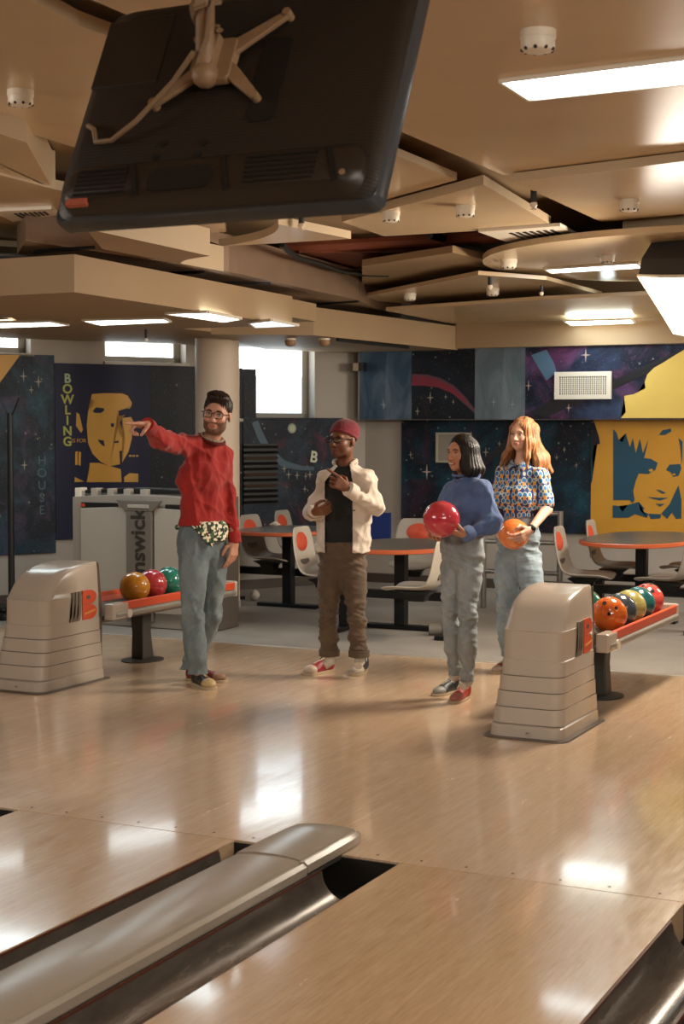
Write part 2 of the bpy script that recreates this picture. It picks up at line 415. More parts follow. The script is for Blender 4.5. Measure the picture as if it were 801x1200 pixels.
ptube('light_track', 'long thin black track under the tan bulkhead edge above the man in white', 'track', [(395,398),(478,407)], 2.37, .015, M_black)
# ceiling lights
def clight(px, z, label, m=M_lite, fr=.012):
    P = [G(x, y, z) for x, y in px]; c = sum(P, Vector())/len(P)
    t = thing('ceiling_light', label, 'ceiling light', tuple(c), 0, 'flat ceiling light panels')
    b = MB(); b.prism([(q.x,q.y) for q in P], z-.012, z+.004); b.build('diffuser', m, t, world=True)
    b = MB(); n = len(P)
    Q = [c+(q-c)*1.04 for q in P]
    for i in range(n): b.tube([Vector((Q[i].x,Q[i].y,z-.006)), Vector((Q[(i+1)%n].x,Q[(i+1)%n].y,z-.006))], fr, 6)
    b.build('frame', M_white, t, world=True)
    return t
clight([(593,92),(801,66),(920,51),(990,66),(830,91),(625,113)], 2.95, 'large bright strip light at the top right of the photo')
clight([(640,314),(744,307),(750,312),(647,318)], 2.8, 'strip light in the round ceiling board')
clight([(662,375),(738,373),(742,377),(670,380)], 2.6, 'small strip light nearest the back wall mural')
clight([(702,347),(716,346),(720,350),(706,351)], 2.68, 'tiny light panel between the round board and the back strip light', fr=.006)
clight([(-60,378),(56,375.5),(77,379.5),(-60,384)], 2.40, 'bright panel at the left edge above the first window')
clight([(99,374),(190,372),(198,375.5),(118,379)], 2.40, 'bright panel above the second window')
clight([(196,366),(243,364.5),(281,372),(262,375.5)], 2.40, 'bright panel left of the round column top')
clight([(292,377),(318,374),(348,380),(300,382)], 2.40, 'dim glowing patch right of the round column top', emat('dim glow','DFEFFF',2.0))  # flat patch with a weak glow of its own
M_fill = emat('warm fill diffuser', 'FFEAD0', 15.0)  # glow for panels added out of view to brighten the room
for x, y, lb in ((-1.5,0.5,'above the camera'),(1.8,3.5,'right of the near lane'),(-5.2,-1.5,'over the left lane'),(1.8,-3,'far down the right lane'),(-8.5,-2.5,'far down at the left'),(2.2,7.0,'over the right approach')):
    t = thing('ceiling_light', 'flat warm fill panel added out of view, '+lb, 'ceiling light', (x,y,2.945), 0, 'flat ceiling light panels')
    b = MB(); b.box(-.6,.6,-.15,.15,-.012,.004); b.build('diffuser', M_fill, t)
# smoke detectors
def detector(px, py, z, s=1, ring=True, label=''):
    p = G(px, py, z)
    t = thing('smoke_detector', label, 'smoke detector', tuple(p), 0, 'white round ceiling smoke detectors')
    b = MB(); b.lathe([(.053*s,.001),(.053*s,-.022*s),(.050*s,-.024*s),(.050*s,-.05*s),(.045*s,-.058*s),(.03*s,-.062*s),(.005,-.064*s)], n=24); b.build('body', M_white, t, smooth=True, ang=35)
    b = MB()
    for k in range(9):
        a = 2*pi*k/9
        b.ball((.045*s*cos(a), .045*s*sin(a), -.055*s), .0065*s, 8)
    b.build('vent_slots', M_black, t)
DET = [(24,106,2.95,1.0,'at the far left above the screen corner'),(630,36,2.95,1.15,'beside the large bright strip light'),(737,234,2.9,1.05,'left of the hanging softbox'),
 (458,248,2.88,1.0,'just right of the screen corner'),(545,241,2.88,1.05,'above the black rail'),(596,304,2.8,1.1,'on the left rim of the round board'),
 (712,299,2.8,.9,'on the round board behind its strip light'),(480,344,2.74,1.0,'small, left one on the far low board'),(577,338,2.74,1.0,'small, right one on the far low board')]
for x, y, z, s, l in DET: detector(x, y, z, s, label='white smoke detector '+l)
for x, y, l in ((340,397,'left'),(380,397,'right')):
    p = G(x, y, 2.38); t = thing('ceiling_sensor', 'small round tan sensor, %s of the pair above the tall window' % l, 'sensor', tuple(p))
    b = MB(); b.ball((0,0,-.03), .05, 16, 1,1,.8); b.build('dome', mat('tan plastic','9B7A58',.5), t, smooth=True)
    b = MB(); b.cyl((0,0,-.012), .05, .016); b.build('base', M_white, t, smooth=True)
def grille(px, z, label, n=7):
    P = [G(x, y, z) for x, y in px]
    t = thing('ceiling_vent', label, 'vent', tuple(sum(P, Vector())/4))
    b = MB(); b.prism([(q.x,q.y) for q in P], z-.01, z+.01); b.build('plate', M_white, t, world=True)
    a, bb, c, d = P; 
    for k in range(n):
        f0, f1 = .3+.6*k/n, .3+.6*(k+.5)/n
        L = lambda u, v: a.lerp(bb, u).lerp(d.lerp(c, u), v)
        q = [L(f0,.25), L(f1,.25), L(f1,.75), L(f0,.75)]
        b = MB(); b.prism([(r.x,r.y) for r in q], z-.014, z-.008); b.build('slot', M_black, t, world=True)
grille([(560,270),(656,263),(677,275),(593,282)], 2.87, 'white ceiling vent with black slots beside the round board')
grille([(-10,246),(60,243),(68,250),(15,258)], 2.84, 'white ceiling vent near the left edge below the wide board')
# droppers
for (x, y0, y1, z, lab) in ((222,331,361,2.66,'thin black sprinkler dropper in front of the left bulkhead'),(546,382,412,2.642,'thin black rod at the right end of the back bulkhead'),(171,389,398,2.38,'short black rod in front of the second window'),(634,338,344,2.62,'short black rod behind the round board')):
    p = G(x, y0, z); d = (p-CAM).dot(_F); q = D(x, y1, d)
    b = MB(); b.tube([p+Vector((0,0,.004 if x == 546 else .02)), q], .011, 8); t = thing('sprinkler', lab, 'sprinkler', tuple(p)); b.build('pipe', M_black, t, world=True)
    b = MB(); b.ball(tuple(q), .016, 10); b.build('head', M_white, t, world=True, smooth=True)
for (x, y, z, l) in ((625,233,2.86,'in the gap beside the vent'),(700,292,2.84,'in the gap left of the hanging softbox'),(353,258,2.84,'below the screen'),(574,331,2.7,'below the round board')):
    p = G(x, y, z); t = thing('sprinkler', 'tiny white-tipped sprinkler head %s' % l, 'sprinkler', tuple(p))
    b = MB(); b.cyl((0,0,-.02), .018, .08, 10); b.build('pipe', M_black, t)
    b = MB(); b.lathe([(.018,-.02),(.022,-.035),(.008,-.05),(.02,-.058)], n=10); b.build('head', M_white, t, smooth=True)
t = thing('projector', 'small ceiling projector near the back wall', 'projector', tuple(G(625,392,2.6)))
b = MB(); b.box(-.14,.14,-.1,.1,-.08,0); b.build('body', mat('grey beige plastic','8F8474',.5), t, bev=.02)
b = MB(); b.box(-.2,.2,-.02,.02,-.0,.02); b.cyl((0,0,.0),.02,.1); b.build('mount', M_black, t)
b = MB(); b.tube([(.05,0,0),(.09,.02,-.1),(.12,.02,-.02),(.15,0,-.14)], .006, 6); b.build('cable', M_black, t)
# ================================================================ murals
def galaxy(name, base, neb1, neb2, scale=1.6, seed=0, star=.6, amt=.5, rough=.35):
    t = NT(name); v = t.obj((1,1,1), (seed*3.1, seed*1.7, seed*.9))
    f1 = t.noise(v, scale, 6, .62, .8); f2 = t.noise(t.obj((1,1,1), (seed*5.3+4, 2, seed)), scale*1.4, 5, .6, 1.2)
    c = t.mix(t.ramp(f1, [(.46, (0,0,0)), (.8, (amt,amt,amt))]), base, neb1)
    c = t.mix(t.ramp(f2, [(.52, (0,0,0)), (.82, (amt,amt,amt))]), c, neb2)
    for sc, th, k in ((9, .045, 1), (34, .07, .5)):
        vo = t.n('ShaderNodeTexVoronoi'); vo.inputs['Scale'].default_value = sc; t.l(v, vo.inputs['Vector'])
        c = t.mix(t.ramp(vo.outputs['Distance'], [(0, (star*k,star*k,star*k)), (th, (star*k*.5,)*3), (th*2.6, (0,0,0))]), c, 'D8DCC8')
    t.b.inputs['Specular IOR Level'].default_value = .25; return t.set(c, .5)
GX1 = galaxy('teal space mural print', '101A26', '3C6474', '5A4A66', 1.9, 1, .45, .8)
GX2 = galaxy('blue and crimson space mural print', '131A26', '3E5566', '8A3448', 1.5, 2, .45, .8)
GX3 = galaxy('dark space mural print', '14161C', '2C3A48', '4A3038', 1.7, 3, .5, .4)
GX4 = galaxy('violet space mural print', '1A1B2C', '4C6288', '8A4A7A', 1.4, 4, .5, .85)
GX5 = galaxy('ink blue space mural print', '111822', '1E5468', '4A2436', 1.6, 6, .45, .8)
def grade(name, a, b, ax=2, lo=0, hi=1, rough=.3):
    t = NT(name); s = t.n('ShaderNodeSeparateXYZ'); t.l(t.obj(), s.inputs[0])
    mr = t.n('ShaderNodeMapRange'); mr.inputs[1].default_value = lo; mr.inputs[2].default_value = hi; t.l(s.outputs[ax], mr.inputs[0])
    n = t.noise(t.obj((1,1,.4)), 5, 5, .6, 1)
    c = t.ramp(mr.outputs[0], [(0, a), (1, b)])
    return t.set(t.mix(t.ramp(n, [(.4, (0,0,0)), (.75, (.25,.25,.25))]), c, 'B9C6CC'), rough)
M_pale = grade('pale blue misty mural print', '31485C', '8A979C', 2, 1.75, 2.4)
M_slate = grade('slate misty mural print', '56636B', '4A5258', 2, 1.7, 2.4)
M_yel = mat('ochre yellow print', 'C48F2C', .45, grain=.06, gs=3)
M_yel2 = mat('light yellow print', 'DDBE62', .45, grain=.04, gs=3)
M_navy = mat('navy poster print', '181A36', .5, grain=.12, gs=3, Specular_IOR_Level=.25)
M_teal = mat('teal poster ink', '17465C', .45)
M_cream = mat('cream lettering', 'C9CBB0', .5)
M_grn = mat('pale green lettering', '9FB08A', .5)
M_dim = mat('dim teal lettering', '3E5960', .5)

def wallobj(b, name, m, left=True, parent=None):
    o = b.build(name, m, parent)
    if left and not parent: o.location = WA; o.rotation_euler = (0,0,rad(60))
    return o
# --- left wall murals (wall frame: x along the wall, y outward negative = into the room)
def lrect(name, label, x0, x1, z0, z1, m, y0=-.03, cat='mural', group=None):
    t = thing(name, label, cat, tuple(WA+WD*x0+Vector((0,0,z0))), rad(60), group)
    b = MB(); b.box(0, x1-x0, y0, -.002, 0, z1-z0); b.build('panel', m, t)
    return t
def decal(t, polys, m, name, front, th=.004, frame='L', y=0.0):
    """flat printed shapes: each polygon in picture points mapped on the wall plane"""
    for i, pl in enumerate(polys):
        b = MB()
        if frame == 'L':
            ox, oz = (t.location-WA).dot(WD), t.location.z
            pts = [LW(*q) for q in pl]; pts = [(p[0]-ox, p[1]-oz) for p in pts]
        else:
            pts = [YW(q[0], q[1], frame) for q in pl]; pts = [(p.x-t.location.x, p.z-t.location.z) for p in pts]
        b.prism(pts, front, front+th, 'y')
        bmesh.ops.triangulate(b.b, faces=b.b.faces)
        b.build(name, m, t)
crop = lambda pts, ox, oy, s: [(ox+x/s, oy+y/s) for x, y in pts]
mA = lrect('wall_mural', 'space mural panel at the left edge with a yellow corner and HOUSE lettering', -3.6, -2.215, .455, 2.27, GX1)
decal(mA, [[(-30,416),(22,416),(0,446),(-30,488)]], M_yel, 'yellow_corner', .031)
mB = lrect('wall_mural', 'navy poster with a yellow pop-art face and BOWLING lettering', -2.215, -.70, .575, 2.20, M_navy, -.036)
mC = lrect('wall_mural', 'tall dark space mural sliver directly behind the round column', -.70, -.22, .6, 2.2, GX3, -.02)
mD = lrect('wall_mural', 'blue and crimson space mural with a white letter B under the tall window', -.22, .97, .6, 1.71, GX2, -.03)
mE = lrect('wall_mural', 'narrow dark mural strip left of the tall window', -.215, -.07, 1.71, 2.19, GX3, -.03)
b = MB(); b.box(.97, 1.515, -.037, -.035, 0, 1.622); b.build('space_print_strip', GX3, mB)
cs = lambda pl: crop(pl, 0, 400, 3.3375)
decal(mB, [cs(p) for p in (
 [(352,207),(400,203),(470,204),(492,213),(508,240),(505,256),(470,266),(452,283),(447,300),(452,330),(460,366),(470,372),(478,380),(474,424),(458,430),(462,480),(420,488),(385,470),(355,440),(338,400),(332,330),(338,270),(372,240),(350,225)],
 [(470,300),(505,296),(512,310),(508,380),(495,430),(470,474),(472,430),(482,380),(470,345)],
 [(343,475),(380,475),(440,492),(465,500),(468,550),(332,550),(345,500)],
 [(478,530),(500,515),(533,517),(533,550),(478,550)],
 [(285,530),(322,548),(285,550)],
 [(292,278),(303,285),(317,345),(310,358),(290,330)],
 [(287,432),(296,430),(296,483),(287,483)],[(300,430),(310,434),(308,486),(299,483)],
 [(497,444),(507,444),(507,451),(497,451)],[(511,444),(520,444),(520,451),(511,451)],[(524,444),(533,444),(533,451),(524,451)])], M_yel, 'yellow_print_shape', .037)
decal(mB, [cs(p) for p in (
 [(355,272),(368,258),(398,262),(400,270),(388,280),(362,280)],
 [(425,322),(438,320),(437,336),(427,334)],
 [(374,384),(398,388),(402,412),(385,400)],
 [(438,392),(456,388),(456,396),(440,398)])], M_navy, 'navy_print_feature', .041, .003)
decal(mB, [cs([(455,272),(490,262),(505,268),(506,290),(492,285),(470,290),(458,292)])], M_navy, 'navy_print_feature', .041, .003)
def text(parent, s, size, loc, m, rot=(pi/2,0,0), ext=.003, name='lettering', sx=1, bold=0):
    cu = bpy.data.curves.new(name, 'FONT'); cu.body = s; cu.size = size; cu.extrude = ext; cu.offset = bold
    cu.align_x = 'CENTER'; cu.align_y = 'CENTER'
    o = bpy.data.objects.new(name, cu); COL.objects.link(o)
    dg = bpy.context.evaluated_depsgraph_get(); me = bpy.data.meshes.new_from_object(o.evaluated_get(dg))
    bpy.data.objects.remove(o); me.materials.clear()
    q = link(name, me, m, parent); q.location = loc; q.rotation_euler = rot; q.scale = (sx,1,1)
    return q
def ltext(t, s, px, py, size, m, y, tilt=0, sx=1, bold=0):
    a, z = LW(px, py); ox = (t.location-WA).dot(WD)
    return text(t, s, size, (a-ox, -y, z-t.location.z), m, (pi/2, tilt, 0), sx=sx, bold=bold)
for i, chh in enumerate('BOWLING'): ltext(mB, chh, 77, 444+12.3*i, .118, M_grn if i < 1 else mat('yellow green lettering','A9A94C',.5), .037, bold=.003)
for i, chh in enumerate('HOUSE'): ltext(mA, chh, 47.5, 540+14.5*i, .115, M_dim, .031)
ltext(mB, 'IS FOR', 90.5, 516.5, .05, M_yel, .037)
ltext(mD, 'B', 365.5, 536, .16, M_cream, .031, tilt=.2, bold=.004)
def lball(t, px, py, r, m, y):
    a, z = LW(px, py); ox = (t.location-WA).dot(WD)
    b = MB(); pts = [(a-ox+r*cos(2*pi*k/20), z-t.location.z+r*sin(2*pi*k/20)) for k in range(20)]; b.prism(pts, y, y+.002, 'y')
    b.build('printed_glow', m, t)
def star4(cx, cz, r, k=.2):
    r *= .72
    return [(cx+(r if i % 2 == 0 else r*k)*cos(pi*i/4+pi/2), cz+(r*(1.4 if i % 4 == 0 else 1) if i % 2 == 0 else r*k)*sin(pi*i/4+pi/2)) for i in range(8)]
def lstar(t, px, py, r, m, y=.031):
    a, z = LW(px, py); ox = (t.location-WA).dot(WD); b = MB()
    b.prism(star4(a-ox, z-t.location.z, r), y, y+.002, 'y'); b.build('printed_star', m, t)
M_star = mat('warm white star print', '9A9480', .5)
for px, py, r in ((26,441,.055),(43.5,447.5,.06),(35,457,.04),(27,545,.05)): lstar(mA, px, py, r, M_star)
for px, py, r in ((331,549,.05),(336,556,.05),(346,557,.045),(356,558,.04),(361,556,.05),(355,573,.04)): lstar(mD, px, py, r, M_star)
def soft(name, col, r0):
    t = NT(name); g = t.n('ShaderNodeTexGradient', gradient_type='SPHERICAL'); t.l(t.obj((1/r0,)*3), g.inputs[0])
    return t
lball(mD, 340, 502, .05, mat('pale moon print','8F9A86',.5), .031)
lball(mD, 340, 502, .032, mat('bright moon print','B5B79A',.5), .0335)
# arc of blue haze printed on mural D
a0 = [LW(x, y) for x, y in ((300,492),(305,505),(315,525),(332,540),(352,546),(366,547),(366,551),(350,551),(328,547),(310,533),(300,514),(293,496))]
ox = (mD.location-WA).dot(WD); b = MB(); b.prism([(p[0]-ox, p[1]-.6) for p in a0], .031, .033, 'y'); bmesh.ops.triangulate(b.b, faces=b.b.faces); b.build('planet_rim_print', mat('blue grey haze print','3B5362',.5), mD)
# dark louvre between column and mural
x0, z0 = LW(286,520)[0]-.03, LW(322,590)[1]; x1, z1 = LW(322,590)[0], LW(286,520)[1]
t = thing('louvre_vent', 'black slatted louvre on the mural right of the column', 'vent', tuple(WA+WD*x0+Vector((0,0,z0))), rad(60))
b = MB(); b.box(0,x1-x0,-.04,-.031,0,z1-z0); b.build('back_plate', M_black, t)
for k in range(11):
    z = (z1-z0)*(k+.5)/11; b = MB(); b.M = Matrix.Translation((0,-.05,z)) @ Matrix.Rotation(rad(35), 4, 'X')
    b.box(0,x1-x0,-.022,.01,-.004,.004); b.build('slat', M_black if k not in (3,5,8) else mat('brown slat','4E3C34',.5), t)
# --- back wall
def brect(name, label, X0, X1, Z0, Z1, m, yf=14.47, yb=14.498, cat='mural', group=None):
    t = thing(name, label, cat, (X0, yf, Z0), 0, group)
    b = MB(); b.box(0, X1-X0, 0, yb-yf, 0, Z1-Z0); b.build('panel', m, t); return t
# upper band on a shallow bulkhead
b = MB(); b.box(-6.84, 4.9, 14.27, 14.498, 1.69, 2.40); b.build('trim_2', M_wall)['kind'] = 'structure'
XS = [YW(px, 450, 14.25).x for px in (421,482,556,615)]+[4.9]
UM = []
for i, (m, lb) in enumerate(((M_pale,'pale misty blue mural panel at the left end of the upper mural band'),(GX3,'dark mural panel with a red swoosh and star sparks'),(M_slate,'plain slate grey mural panel between two space pictures'),(GX4,'wide violet nebula mural panel with a torn yellow corner around the vent'))):
    t = thing('wall_mural', lb, 'mural', (XS[i], 14.25, 1.695), 0, 'upper mural band panels')
    b = MB(); b.box(0.001, XS[i+1]-XS[i]-.001, 0, .018, 0, .70); b.build('panel', m, t); UM.append(t)
decal(UM[1], [[(482.5,441),(497,441),(512,445),(527,452),(540,463),(552,478),(546,473),(530,461),(513,454),(497,452),(482.5,452)]], mat('crimson swoosh print','7E2636',.45), 'red_swoosh', .001, .003, 14.25)
decal(UM[1], [[(482.5,438),(500,439),(516,443),(532,452),(546,466),(556,480),(556,484),(540,470),(524,456),(508,446),(482.5,441)]], mat('dusky pink haze print','5C3A44',.45), 'pink_haze', .001, .002, 14.25)
def bstar(t, px, py, r, m, Y, y=.002):
    P = YW(px, py, Y); b = MB(); b.prism(star4(P.x-t.location.x, P.z-t.location.z, r), y, y+.003, 'y'); b.build('printed_star', m, t)
for px, py, r in ((504,466,.06),(489,482,.045),(522,465,.03),(531,471,.03)): bstar(UM[1], px, py, r, M_star, 14.25)
for px, py, r in ((449,474,.055),(450,476,.03)): bstar(UM[0], px, py, r, mat('misty star print','8E9C9C',.5), 14.25)
for px, py, r in ((578,471,.05),(600,474,.045)): bstar(UM[2], px, py, r, mat('misty star print','8E9C9C',.5), 14.25)
for px, py, r in ((686,416,.07),(619,452,.05),(666,478,.04)): bstar(UM[3], px, py, r, mat('hot star print','B49A94',.5), 14.25)
decal(UM[3], [[(727,490),(733,483),(729,476),(731,464),(742,462),(750,458),(756,455),(755,448),(758,439),(766,431),(775,426),(801,410),(900,350),(900,490)]], M_yel2, 'torn_yellow_shape', .001, .003, 14.25)
decal(UM[3], [[(620,484),(648,466),(715,447),(801,408),(795,413),(758,438),(715,458),(660,480),(640,489)]], mat('black streak print','15141A',.4), 'black_streak', .001, .002, 14.25)
decal(UM[3], [[(640,410),(648,424),(652,436),(640,446),(630,430),(622,416)]], mat('steel blue wisp print','4F6C86',.5), 'blue_wisp', .001, .002, 14.25)
# lower panels
X0 = YW(470,560,14.46).x; X1 = YW(692.5,560,14.46).x; Zb = YW(600,623,14.46).z
mF = brect('wall_mural', 'dark teal space mural behind the two women', X0, X1, Zb, 1.69, GX5, 14.46)
bstar(mF, 500, 553, .08, mat('hot star print','B49A94',.5), 14.46)
bstar(mF, 481, 533, .04, M_star, 14.46)
for px, py, r in ((661,527,.03),(675,545,.025),(652,536,.03),(569,530,.05),(585,520,.03)): bstar(mF, px, py, r, M_star, 14.46)
decal(mF, [[(560,540),(592,516),(620,489),(626,489),(596,522),(566,548)],[(487,611),(499,596),(503,598),(492,613)]], mat('black streak print','15141A',.4), 'black_streak', .001, .002, 14.46)
mG = brect('wall_mural', 'ochre poster with a teal pop-art portrait on the right', X1, 3.5, YW(692,626,14.45).z, 1.70, M_yel, 14.45)
decal(mG, [[(692,489),(694,489),(701,510),(703,520),(696,522),(694,535),(695,552),(693,566),(692,566)]], GX5, 'torn_dark_edge', .001, .003, 14.45)
cs = lambda pl: crop(pl, 690, 480, 7.216)
decal(mG, [cs(p) for p in (
 [(205,165),(232,195),(250,260),(285,275),(310,200),(345,320),(370,240),(395,370),(430,250),(455,370),(500,260),(465,410),(520,415),(580,450),(560,510),(500,545),(420,540),(395,600),(372,690),(385,765),(365,790),(345,765),(205,765)],
 [(200,810),(250,815),(280,865),(330,805),(385,790),(420,780),(470,840),(430,850),(500,880),(490,915),(390,885),(330,915),(200,915)],
 [(500,880),(610,885),(600,920),(520,925)],
 [(610,880),(680,800),(755,640),(780,760),(780,920),(735,925),(700,870),(660,925)],
 [(650,510),(680,465),(770,460),(780,500),(755,560),(710,570),(690,530)],
 [(565,675),(600,680),(650,705),(620,712)],
 [(495,738),(580,745),(675,745),(600,768),(540,755)],
 [(560,795),(640,798),(600,820)],
 [(590,215),(620,175),(690,160),(695,185),(640,215)],
 [(755,240),(790,270),(785,460),(770,310)])], M_teal, 'teal_print_shape', .001, .003, 14.45)
decal(mG, [cs(p) for p in ([(500,510),(530,498),(545,515),(520,530)],[(700,545),(720,538),(735,550),(715,558)])], M_yel, 'yellow_print_feature', .004, .003, 14.45)
# blue low panel
t = thing('blue_panel', 'plain royal blue panel on the wall behind the man in white', 'panel', tuple(YW(433,640,14.3)))
b = MB(); A, B = YW(433,640,14.46), YW(456.5,601,14.46); b.box(A.x,B.x,14.46,14.499,A.z-.0,B.z); b.build('board', mat('royal blue','243C86',.5), t, world=True)
# vents on back wall
def frame_vent(name, label, px0, py0, px1, py1, Y, nx, nz, back, m, mb):
    A, B = YW(px0, py1, Y), YW(px1, py0, Y); w_, h_ = B.x-A.x, B.z-A.z
    t = thing(name, label, 'vent', (A.x, Y, A.z)); f = .045 if nx else .02
    b = MB(); b.box(0,w_,0,.03,0,f).box(0,w_,0,.03,h_-f,h_).box(0,f,0,.03,f,h_-f).box(w_-f,w_,0,.03,f,h_-f); b.build('frame', m, t)
    b = MB(); b.box(f,w_-f,.02,.028,f,h_-f); b.build('backing', mb, t)
    if nx:
        b = MB()
        for k in range(1, nx): x = f+(w_-2*f)*k/nx; b.box(x-.004,x+.004,.004,.018,f,h_-f)
        b.build('vertical_bars', m, t)['kind'] = 'stuff'
        b = MB()
        for k in range(1, nz): z = f+(h_-2*f)*k/nz; b.box(f,w_-f,.008,.022,z-.0035,z+.0035)
        b.build('horizontal_bars', m, t)['kind'] = 'stuff'
    return t
frame_vent('wall_vent', 'white framed grid vent on the violet mural', 649,435,715.5,468, 14.215, 22, 9, 0, M_white, M_black)
frame_vent('access_panel', 'beige access panel with a pale rim beside the dark-haired woman', 510,507,551,542, 14.425, 0, 0, 0, mat('pale rim','A8A090',.5), mat('beige panel','8C8478',.5))
t = thing('wall_speaker', 'tiny tan and black speaker at the edge of the pale mural panel', 'speaker', tuple(YW(421,430,14.2)))
b = MB(); P = YW(421,430,14.2); b.box(P.x-.05,P.x+.01,14.15,14.25,P.z-.04,P.z+.04); b.build('body', mat('tan box','9B8462',.5), t, world=True)
b = MB(); b.box(P.x+.01,P.x+.06,14.16,14.25,P.z-.045,P.z+.045); b.build('front', M_black, t, world=True)

# ================================================================ ball return hoods
M_pod = mat('pearl taupe plastic', 'BCAFA1', .22, 0, grain=.03, gs=3)
M_podg = mat('dark taupe plastic', '5E5348', .45)
M_or = mat('orange plastic', 'D4502A', .4)
M_bk = mat('taupe stripe', '75685A', .5)
def pod(loc, label):
    t = thing('ball_return_hood', label, 'ball return', loc)
    LV = [(0,0,.405),(.06,.006,.40),(.075,.02,.392),(.155,.035,.385),(.158,.046,.376),(.235,.058,.37),(.238,.069,.362),(.315,.078,.357),(.318,.088,.35),(.395,.095,.346),(.40,.102,.338),
          (.548,.106,.336),(.552,.103,.339),(.558,.112,.332),(.60,.142,.328),(.645,.180,.325),(.685,.228,.321),(.712,.285,.317),(.732,.35,.312),(.744,.42,.308),(.751,.49,.302),(.754,.56,.297)]
    def ring(z, yf, wd, yb=.66):
        r0 = .07; h = wd/2; pts = []
        r0 = min(r0, (yb-yf)/2-.002)
        for cx, cy, a0 in ((-h+r0, yf+r0, pi),(h-r0, yf+r0, 1.5*pi),(h-.012, yb-.012, 0),(-h+.012, yb-.012, pi/2)):
            rr = r0 if cy < (yf+yb)/2 else .012
            for k in range(6):
                a = a0+(pi/2)*k/5; pts.append((cx+rr*cos(a), cy+rr*sin(a), z))
        return pts
    b = MB(); b.rings([ring(*l) for l in LV if l[0] >= .39]); b.build('hood_shell', M_pod, t, smooth=True, ang=28)
    for i, (a0, a1) in enumerate(((.395,.318),(.315,.238),(.235,.158),(.155,.072))):
        la = [l for l in LV if a1-.002 <= l[0] <= a0+.002]
        b = MB(); b.rings([ring(*l) for l in la]); b.build('stepped_ring', M_pod, t, smooth=True, ang=28)
    b = MB(); b.rings([ring(.008,.004,.41),ring(.062,.010,.402),ring(.073,.03,.38)]); b.build('plinth', M_pod, t, smooth=True, ang=28)
    b = MB(); b.rings([ring(0,-.035,.47,.69),ring(.008,-.03,.46,.69)]); b.build('floor_plate', M_podg, t)
    b = MB(); b.prism([(.655,.735),(.668,.748),(.70,.43),(.69,.01),(.655,.01)], -.165, .165, 'x'); b.build('rear_frame', M_podg, t, bev=.006)
    # raised emblem on the +X flank: three stripes and the orange letter B
    def flank(poly, m, name, x=.155, th=.0195, mb=None):
        mb = MB(); 
        pts = [(.365+(p[0]-.335)*1.6, p[1]-.075) for p in poly]
        mb.prism(pts, x-.0, x+th, 'x'); bmesh.ops.triangulate(mb.b, faces=mb.b.faces); return mb.build(name, m, t)
    Y0, Z0 = .335, .485
    for k in range(3):
        y = Y0+.022*k
        flank([(y-.02,Z0-.015),(y-.004,Z0+.03),(y,Z0+.17),(y+.017,Z0+.172),(y+.013,Z0+.03),(y+.004,Z0-.012)], M_bk, 'emblem_stripe')
    def bowl(zc, r, hole):
        out = [(Y0+.068,zc-r)]+[(Y0+.115+.045*cos(a)*r/.045, zc+r*sin(a)) for a in [(-pi/2)+pi*k/10 for k in range(11)]]+[(Y0+.068,zc+r)]
        return out
    flank(bowl(Z0+.128,.045,1), M_or, 'emblem_letter_bowl'); flank(bowl(Z0+.034,.047,0), M_or, 'emblem_letter_bowl')
    flank([(Y0+.105+.013*cos(a),Z0+.128+.013*sin(a)) for a in [2*pi*k/10 for k in range(10)]], M_podg, 'emblem_hole', .16, .0165)
    flank([(Y0+.078,Z0+.018),(Y0+.15,Z0+.036),(Y0+.15,Z0+.048),(Y0+.078,Z0+.03)], mat('amber stripe','D8963A',.5), 'emblem_band', .16, .0165)
    b = MB(); b.cyl((.02,-.003,.035),.008,.001,8); b.build('screw', M_black, t)
    return t
pod((-2.625,7.47,0), 'ball return hood in front of the red-haired woman, at the right')
pod((-5.885,7.43,0), 'ball return hood at the left edge of the photo')
M_rub = mat('rubbery dark grey', '3A3733', .5)
M_rail = mat('silver grey rail', '9A948B', .35, .5)
def rack(loc, label, L=1.5, slope=0):
    t = thing('ball_rack', label, 'rack', loc)
    hw, z = .235, .43
    for s in (-1, 1):
        b = MB(); b.tube([(s*hw,.02,z-.03),(s*hw,L,z-.03)], .026, 12); b.build('side_rail', M_rail, t, smooth=True)
        b = MB(); b.prism([(s*(hw-.03),z-.015),(s*(hw+.012),z-.005),(s*(hw+.016),z+.045),(s*(hw-.002),z+.05),(s*(hw-.012),z+.02)], -L+.01, -.1, 'y'); b.build('orange_rail', M_or, t, bev=.003)
        b = MB(); b.box(s*hw-.055 if s > 0 else -hw-.02, hw+.02 if s > 0 else -hw+.055, -.02, .16, z-.06, z+.045); b.build('rail_bracket', M_pod, t, bev=.01)
        b = MB(); b.M = Matrix.Translation((s*(hw+.02), .16, z-.03)) @ Matrix.Rotation(pi/2, 4, 'Y'); b.cyl((0,0,-.01), .028, .02, 16); b.build('end_cap', M_white, t, smooth=True)
    b = MB(); b.prism([(-hw,z-.0),(-.12,z-.06),(0,z+.02),(.12,z-.06),(hw,z-.0),(hw,z-.03),(.12,z-.09),(0,z-.02),(-.12,z-.09),(-hw,z-.03)], -L, -.0, 'y'); b.build('trough', M_podg, t)
    b = MB(); b.box(-hw-.02, hw+.02, L-.01, L+.03, z-.06, z+.055); b.build('end_plate', M_pod, t, bev=.012)
    b = MB(); b.M = Matrix.Translation((0,0,0)); b.rings([[(sx*a, .70+sy*c_-.06*zz, zz) for sx, sy in ((-1,-1),(1,-1),(1,1),(-1,1))] for zz, a, c_ in ((.012,.05,.07),(.2,.045,.055),(z-.06,.055,.06))]); b.build('leg', M_rub, t, bev=.01)
    b = MB(); b.lathe([(.17,0),(.17,.006),(.08,.016),(.05,.02)], (0,.70,0), 28, .8, 1.0); b.build('foot_plate', M_rub, t, smooth=True)
    return t
